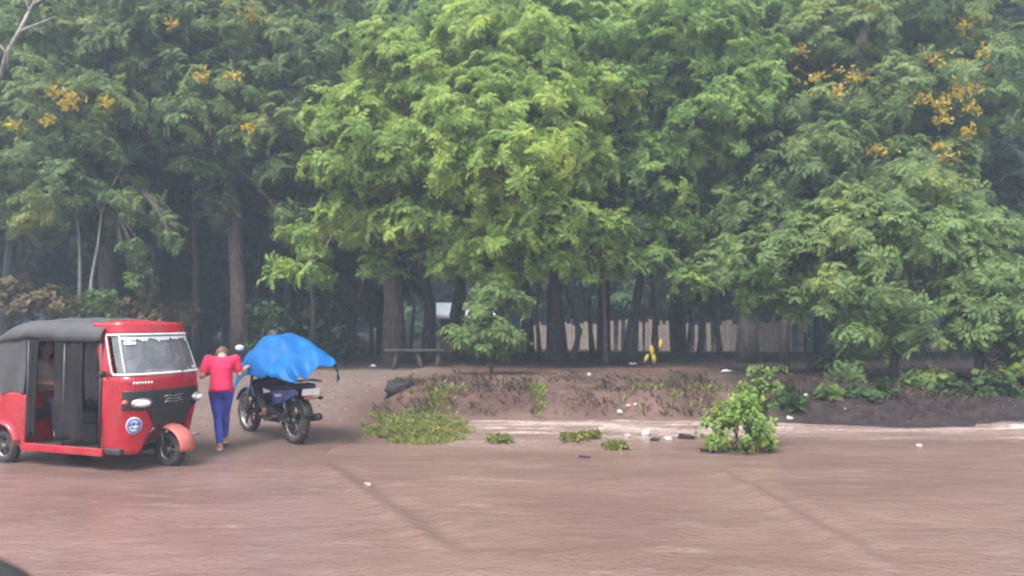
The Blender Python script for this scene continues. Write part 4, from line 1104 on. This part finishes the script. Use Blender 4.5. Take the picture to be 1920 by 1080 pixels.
# roof frame and canopy
nx, ny = 26, 24; Pg = np.zeros((nx + 1, ny + 1, 3))
for i in range(nx + 1):
    t = i / nx; x = .60 - 1.93 * t
    top = 1.70 + .035 * math.sin(math.pi * min(1, t * 1.25)) - .30 * float(sstep(.72, 1.0, t)) - .012 * math.cos(t * 20)
    edge_ = 1.49 - .02 * math.sin(t * 9); wd = .63 - .03 * float(sstep(.8, 1, t))
    if top < edge_ + .02: edge_ = top - .02
    for j in range(ny + 1):
        a = -math.pi / 2 + math.pi * j / ny
        y = wd * math.copysign(abs(math.sin(a)) ** .7, a); z = edge_ + (top - edge_) * max(0, math.cos(a)) ** .62 + .008 * float(vn(x * 6, y * 6, 301))
        Pg[i, j] = (x, y, z)
link('canopy', grid_mesh('canopy', Pg), M['canvas'], tuk, solid=.012)
Pg = np.zeros((13, 25, 3))
for i in range(13):
    t = i / 12
    for j in range(25):
        s = -1 + 2 * j / 24
        Pg[i, j] = (-1.33 - .03 * math.sin(math.pi * t) - .05 * (1 - abs(s) ** 4) * t, .60 * s, 1.42 - .57 * t + .006 * float(vn(s * 6, t * 5, 303)))
link('rear_curtain', grid_mesh('rear_curtain', Pg), M['canvas'], tuk, solid=.01)
def side_curtain(x0, x1, z0, z1, y, seed, nm='side_curtain', mat='pvc'):
    Pg = np.zeros((19, 21, 3))
    for i in range(19):
        for j in range(21):
            s, t = i / 18, j / 20; x = x0 + (x1 - x0) * s
            Pg[i, j] = (x + .02 * math.sin(t * 4 + seed) * t, y * (1 + .0) - math.copysign(1, y) * (.02 - .018 * math.sin(s * 14 + seed) * (.3 + .7 * t)), z1 - (z1 - z0) * t + .012 * math.sin(s * 9 + seed) * t)
    link(nm, grid_mesh(nm, Pg), M[mat], tuk, solid=.006)
for sgn in (-1, 1):
    side_curtain(-1.32, -.58, .84, 1.50, sgn * .625, 1.2 + sgn, 'rear_side_curtain', 'canvas')
side_curtain(-.60, -.40, .36, 1.50, -.625, 2.0)
side_curtain(-.14, .30, .34, 1.49, -.62, 4.0)
side_curtain(.26, .54, .80, 1.49, -.60, 3.0)
side_curtain(-.58, .10, .34, 1.50, .625, 5.0)
bars = MB()
for sgn in (-1, 1):
    for x in (-.56, .02, .58): bars.tube([(x, sgn * .60, .27), (x, sgn * .60, 1.50)], .014, 8)
    bars.tube([(.60, sgn * .60, 1.50), (-1.30, sgn * .60, 1.47)], .014, 8)
bars.build('roof_frame', M['darksteel'], tuk)
for sgn in (-1, 1):
    mm = MB(); mm.tube([cowl(sgn * 1.12, 1.06), cowl(sgn * 1.12, 1.06) + Vector((.06, sgn * .10, .04))], .008, 6); mr = mm.build('mirror_arm', M['black'], tuk)
    MB().ell(cowl(sgn * 1.12, 1.06) + Vector((.06, sgn * .14, .06)), (.025, .055, .04), 12, 8).build('mirror', M['black'], mr)

def on_tuk(x, y, z):
    q = Matrix.Rotation(th, 3, 'Z') @ Vector((x, y, z)); return org + q
# driver and passenger
Js = dict(pelvis=(0, 0, .13), chest=(0, .04, .44), neck=(0, .06, .61), head=(0, .10, .75),
          shL=(-.18, .05, .56), elL=(-.24, .22, .36), wrL=(-.21, .44, .40), shR=(.18, .05, .56), elR=(.24, .22, .36), wrR=(.21, .44, .40),
          hipL=(-.09, .05, .09), knL=(-.13, .44, .10), anL=(-.13, .50, -.28), toL=(-.13, .62, -.33),
          hipR=(.09, .05, .09), knR=(.13, .44, .10), anR=(.13, .50, -.28), toR=(.13, .62, -.33))
figure('person', on_tuk(.0, 0, .60), th - math.pi / 2, Js, M['skin'], M['hair'], M['darkcloth'], M['darkcloth'], 'driver in a dark jacket sitting behind the curtain of the tuk-tuk', long_sleeve=True, topname='jacket', s=.98)
Jp = dict(Js); Jp.update(knR=(.10, .40, .10), anR=(.09, .40, -.28), toR=(.09, .52, -.33), knL=(-.10, .40, .10), anL=(-.09, .40, -.28), toL=(-.09, .52, -.33), elL=(-.22, .16, .33), elR=(.22, .16, .33), wrR=(.10, .34, .30), wrL=(-.08, .34, .28), head=(.02, .12, .74))
figure('person', on_tuk(-.80, -.20, .655), th - math.pi / 2, Jp, M['skinlight'], M['hair'], M['palecloth'], M['purplecloth'], 'passenger in pale clothing on the rear seat of the tuk-tuk', s=.95)

# ------------------------------------------------------------------ motorcycle
hd = Vector((-.72, .69)).normalized(); mrz = math.atan2(hd.y, hd.x)
rp = at(553, 832, 10.15); mz = gz(rp.x, rp.y); fz = gz(rp.x + 1.3 * hd.x, rp.y + 1.3 * hd.y)
bike = empty('motorcycle', (rp.x, rp.y, mz - .01), mrz, 'dark blue motorcycle with muddy tyres ridden by the person under the blue tarpaulin', 'motorcycle')
bike.rotation_euler = (0, -math.atan2(fz - mz, 1.3), mrz)
wheel(bike, (0, 0, .31), .31, .058, flat=1.05, spokes=6); wheel(bike, (1.3, 0, .31), .31, .048, flat=1.0, spokes=6)
f = MB()
f.tube([(.10, .07, .62), (.35, .06, .66), (.72, .05, .70), (1.02, 0, .88)], .02, 8); f.tube([(.10, -.07, .62), (.35, -.06, .66), (.72, -.05, .70), (1.02, 0, .88)], .02, 8)
f.tube([(1.02, 0, .86), (.92, 0, .50), (.80, 0, .26), (.45, 0, .25), (.38, 0, .62)], .022, 8)
for sgn in (-1, 1):
    f.tube([(.45, sgn * .09, .34), (.0, sgn * .10, .31)], .022, 8)
f.build('frame', M['darksteel'], bike)
for sgn in (-1, 1):
    sh = MB(); sh.tube([(.0, sgn * .12, .34), (.13, sgn * .12, .64)], .018, 8); sh.tube([(.015, sgn * .12, .38), (.11, sgn * .12, .60)], .032, 10); sh.build('shock_absorber', M['darksteel'], bike)
fk = MB()
for sgn in (-1, 1): fk.tube([(1.30, sgn * .08, .31), (1.06, sgn * .08, .93)], .024, 10)
fk.box((1.06, 0, .90), (.06, .2, .03)); fk.build('fork', M['steel'], bike)
e = MB(); e.ell((.62, 0, .38), (.20, .13, .13), 16, 10); e.tube([(.70, 0, .42), (.76, 0, .62)], .085, 14)
for i in range(6): e.tube([(.705 + .01 * i, 0, .44 + .028 * i), (.707 + .01 * i, 0, .452 + .028 * i)], .105, 14)
e.box((.55, 0, .36), (.28, .22, .2)); e.build('engine', M['darksteel'], bike, bevel=.01)
ex = MB(); ex.tube([(.78, -.08, .55), (.88, -.12, .42), (.80, -.15, .28), (.45, -.17, .27)], .02, 10); ex.tube([(.45, -.17, .27), (.2, -.19, .30), (-.26, -.21, .38)], [.03, .052, .05], 12); ex.build('exhaust', M['darksteel'], bike)
tk = MB(); tk.ell((.72, 0, .80), (.27, .15, .13), 20, 12); tk.build('fuel_tank', M['bikeblue'], bike)
s_ = MB(); s_.prism([(.55, .74), (.50, .80), (.20, .80), (-.05, .83), (-.28, .84), (-.30, .78), (.0, .74), (.3, .71)], -.135, .135); s_.build('seat', M['seat'], bike, False, .03)
for sgn in (-1, 1):
    MB().prism([(.48, .70), (.15, .73), (-.22, .77), (-.26, .70), (.05, .58), (.40, .50)], sgn * .10, sgn * .135).build('side_panel', M['bikeblue'], bike, False, .012)
    MB().prism([(.34, .655), (.15, .675), (.16, .64), (.33, .62)], sgn * .137, sgn * .140).build('decal', M['white'], bike, False)
mgd = MB(); vs, fs = [], []
for i in range(15):
    a = R(20 + 150 * i / 14)
    for j in range(5):
        yy = -.07 + .14 * j / 4; r_ = .36 - yy * yy * 5; vs.append((r_ * math.cos(a), yy, .33 + r_ * math.sin(a)))
for i in range(14):
    for j in range(4): fs.append((i * 5 + j, i * 5 + j + 1, (i + 1) * 5 + j + 1, (i + 1) * 5 + j))
mgd.add(vs, fs).build('rear_mudguard', M['black'], bike, solid=.012)
mgf = MB(); mgf.add([(v[0] * .97 + 1.3, v[1] * .9, (v[2] - .33) * .97 + .33) for v in vs], fs); mgf.build('front_mudguard', M['bikeblue'], bike, solid=.01)
rk = MB()
for sgn in (-1, 1): rk.tube([(.05, sgn * .13, .80), (-.15, sgn * .15, .88), (-.42, sgn * .13, .88)], .012, 8)
for x in (-.18, -.30, -.42): rk.tube([(x, -.135, .88), (x, .135, .88)], .010, 8)
rk.build('rack', M['steel'], bike)
MB().box((-.37, 0, .74), (.012, .26, .09), Matrix.Rotation(-.2, 3, 'Y')).build('number_plate', M['white'], bike, False, .003)
MB().ell((-.31, 0, .66), (.04, .07, .035), 14, 8).build('tail_light', M['redfade'], bike)
for sgn in (-1, 1):
    q = MB(); q.tube([(-.27, 0, .64), (-.29, sgn * .17, .64)], .008, 6); q.ell((-.29, sgn * .20, .64), (.035, .04, .028), 12, 8); q.build('indicator', M['black'], bike)
hbar = MB(); hbar.tube([(.90, -.36, 1.02), (1.0, -.2, 1.04), (1.04, -.08, .98), (1.04, .08, .98), (1.0, .2, 1.04), (.90, .36, 1.02)], .013, 8)
hbar.tube([(.93, -.36, 1.022), (.97, -.27, 1.034)], .02, 8); hbar.tube([(.93, .36, 1.022), (.97, .27, 1.034)], .02, 8); hbar.build('handlebar', M['black'], bike)
h = MB(); h.ell((1.16, 0, .92), (.09, .085, .085), 16, 10); h = h.build('headlight', M['black'], bike); MB().ell((1.20, 0, .92), (.06, .075, .075), 14, 8).build('lens', M['lamp'], h)
for sgn in (-1, 1):
    m_ = MB(); m_.tube([(1.0, sgn * .22, 1.04), (1.02, sgn * .30, 1.22)], .007, 6); m_.ell((1.02, sgn * .33, 1.26), (.025, .075, .05), 14, 8); m_ = m_.build('mirror', M['black'], bike)
    MB().ell((1.005, sgn * .33, 1.26), (.018, .064, .042), 14, 8).build('mirror_glass', M['lamp'], m_)
pg = MB()
pg.tube([(.42, -.24, .30), (.42, .24, .30)], .014, 8); pg.tube([(.25, -.22, .36), (.25, .22, .36)], .012, 8); pg.build('footrest', M['black'], bike)
MB().prism([(.42, .33), (.0, .28), (-.06, .33), (-.0, .38), (.42, .43)], .10, .13).build('chain_guard', M['black'], bike, False, .008)
cg = MB()
for sgn in (-1, 1): cg.tube([(.90, sgn * .03, .55), (.86, sgn * .24, .50), (.84, sgn * .25, .34), (.80, sgn * .03, .26)], .012, 8)
cg.build('crash_bar', M['darksteel'], bike)

# rider (faces along the bike)
bw = lambda x, y, z: Vector((rp.x, rp.y, mz)) + Matrix.Rotation(mrz, 3, 'Z') @ Vector((x, y, z))
Jr = dict(pelvis=(0, 0, .10), chest=(0, .12, .38), neck=(0, .18, .52), head=(0, .27, .585),
          shL=(-.18, .16, .48), elL=(-.28, .34, .30), wrL=(-.30, .52, .25), shR=(.18, .16, .48), elR=(.28, .34, .30), wrR=(.30, .52, .25),
          hipL=(-.09, .03, .04), knL=(-.20, .38, -.04), anL=(-.21, .08, -.40), toL=(-.22, .20, -.46),
          hipR=(.09, .03, .04), knR=(.20, .38, -.04), anR=(.21, .08, -.40), toR=(.22, .20, -.46))
figure('person', bw(.36, 0, .82), mrz - math.pi / 2, Jr, M['skin'], M['hair'], M['darkcloth'], M['purplecloth'], 'motorcyclist in dark clothes hunched under a blue tarpaulin', M['black'], long_sleeve=True, topname='jacket', face=(0, .9, -.4))

# blue tarpaulin: rows from front to rear, (forward, left, up) across the bike
rows = [
    [(1.16, .30, .70), (1.18, .22, .86), (1.16, .05, 1.00), (1.14, -.12, .98), (1.10, -.30, .86)],
    [(.98, .44, .66), (1.00, .32, .96), (.98, .05, 1.12), (.98, -.2, 1.10), (.96, -.42, .88)],
    [(.70, .46, .80), (.74, .34, 1.13), (.74, .05, 1.36), (.74, -.25, 1.27), (.72, -.48, .95)],
    [(.46, .44, .93), (.48, .32, 1.29), (.48, .06, 1.50), (.48, -.26, 1.41), (.46, -.52, 1.02)],
    [(.18, .42, .93), (.20, .32, 1.22), (.18, .06, 1.43), (.16, -.30, 1.37), (.14, -.60, 1.04)],
    [(-.08, .40, .90), (-.06, .30, 1.12), (-.08, .02, 1.30), (-.10, -.30, 1.28), (-.12, -.54, 1.00)],
    [(-.28, .36, .88), (-.30, .26, 1.04), (-.32, -.02, 1.21), (-.36, -.32, 1.19), (-.30, -.48, .92)],
    [(-.46, .28, .86), (-.52, .20, .92), (-.58, -.04, 1.06), (-.60, -.27, 1.06), (-.46, -.36, .82)],
]
A = np.array(rows); nr, ncol = A.shape[:2]
def catmull(P, n):
    out = []
    for i in range(len(P) - 1):
        p0, p1, p2, p3 = P[max(0, i - 1)], P[i], P[i + 1], P[min(len(P) - 1, i + 2)]
        for k in range(n):
            t = k / n; out.append(.5 * ((2 * p1) + (-p0 + p2) * t + (2 * p0 - 5 * p1 + 4 * p2 - p3) * t * t + (-p0 + 3 * p1 - 3 * p2 + p3) * t ** 3))
    out.append(P[-1]); return np.array(out)
A1 = catmull(A, 9); A2 = np.stack([catmull(r, 11) for r in A1])
ii, jj = np.meshgrid(np.linspace(0, 1, A2.shape[0]), np.linspace(0, 1, A2.shape[1]), indexing='ij')
wr = .022 * np.sin(jj * 22 + ii * 9 + 2 * vn(ii * 5, jj * 3, 401)) * (.3 + ii) + .03 * vn(ii * 7 + jj * 2, jj * 5, 403) + .014 * vn(ii * 18, jj * 11, 405)
A2[..., 2] += wr; A2[..., 1] += wr * .5
A2[..., 2] += .03 * vn(ii * 9, jj * 2, 407) * (np.abs(jj - .5) * 2) ** 3
o = link('tarpaulin', grid_mesh('tarpaulin', A2), M['tarp'], None, solid=.004); o.location = (rp.x, rp.y, mz); o.rotation_euler = (0, 0, mrz)
tag(o, 'bright blue tarpaulin draped over the motorcyclist and flapping out behind', 'tarpaulin')

# ------------------------------------------------------------------ door of the car the picture is taken from (its mirror shows in the corner)
c = at(-10, 1105, .95)
car = empty('car_door', (c.x, c.y - .25, 0), R(8), 'black rounded door mirror of the car in the bottom left corner', 'car door')
MB().box((-.12, 0, .82), (.10, 1.1, .98)).build('door_panel', M['black'], car, False, .04)
mm = MB(); mm.ell((-.035, .26, c.z - .105), (.155, .09, .150), 24, 14); mm.tube([(-.1, .2, c.z - .2), (-.02, .25, c.z - .1)], .035, 10); mm.build('mirror', M['black'], car)

# ------------------------------------------------------------------ air, light, camera
hz = MB(); hz.box((0, 0, 9.5), (640, 640, 24)); hzm = bpy.data.materials.new('rain_haze'); hzm.use_nodes = True
nt = hzm.node_tree; nt.nodes.clear(); out = nt.nodes.new('ShaderNodeOutputMaterial'); pv = nt.nodes.new('ShaderNodeVolumePrincipled')
pv.inputs['Color'].default_value = (.66, .80, 1.0, 1); pv.inputs['Density'].default_value = .0034; pv.inputs['Anisotropy'].default_value = .2
nt.links.new(pv.outputs[0], out.inputs['Volume'])
tag(hz.build('haze', hzm, None, False), 'thin rainy haze in the air', 'haze', kind='stuff')

w = bpy.data.worlds.new('World'); sc.world = w; w.use_nodes = True; nt = w.node_tree
sky = nt.nodes.new('ShaderNodeTexSky'); sky.sky_type = 'NISHITA'; sky.sun_disc = False
SUN = Vector((-.28, -.50, .92)).normalized()
sky.sun_elevation = math.asin(SUN.z); sky.sun_rotation = math.atan2(SUN.x, SUN.y); sky.air_density = 1.6; sky.dust_density = 4.0; sky.ozone_density = 1.0
hs = N(nt, 'ShaderNodeHueSaturation', i_Saturation=.32, i_Value=1.0); nt.links.new(sky.outputs[0], hs.inputs['Color'])
bg = nt.nodes['Background']; nt.links.new(hs.outputs[0], bg.inputs['Color']); bg.inputs['Strength'].default_value = .13
ld = bpy.data.lights.new('sun', 'SUN'); ld.energy = 1.2; ld.angle = R(18); ld.color = (1, .96, .9)
lo = bpy.data.objects.new('sun', ld); C.objects.link(lo); lo.rotation_euler = (-SUN).to_track_quat('-Z', 'Y').to_euler(); lo.location = (0, 0, 30)

cam = bpy.data.cameras.new('camera'); cam.lens = FPX / 1920 * 36; cam.sensor_width = 36; cam.clip_start = .02; cam.clip_end = 2000
co = bpy.data.objects.new('camera', cam); C.objects.link(co); co.location = (0, 0, CAMZ); co.rotation_euler = (math.pi / 2 + PITCH, 0, 0); sc.camera = co
cam.dof.use_dof = True; cam.dof.focus_distance = 5.0; cam.dof.aperture_fstop = 2.1

sc.render.engine = 'CYCLES'
cy = sc.cycles; cy.max_bounces = 8; cy.diffuse_bounces = 3; cy.glossy_bounces = 2; cy.transmission_bounces = 5; cy.volume_bounces = 1; cy.transparent_max_bounces = 8
cy.use_denoising = True; cy.filter_width = 2.0; cy.sample_clamp_indirect = 5
sc.view_settings.view_transform = 'Standard'; sc.view_settings.look = 'None'; sc.view_settings.exposure = 1.68; sc.view_settings.gamma = 1
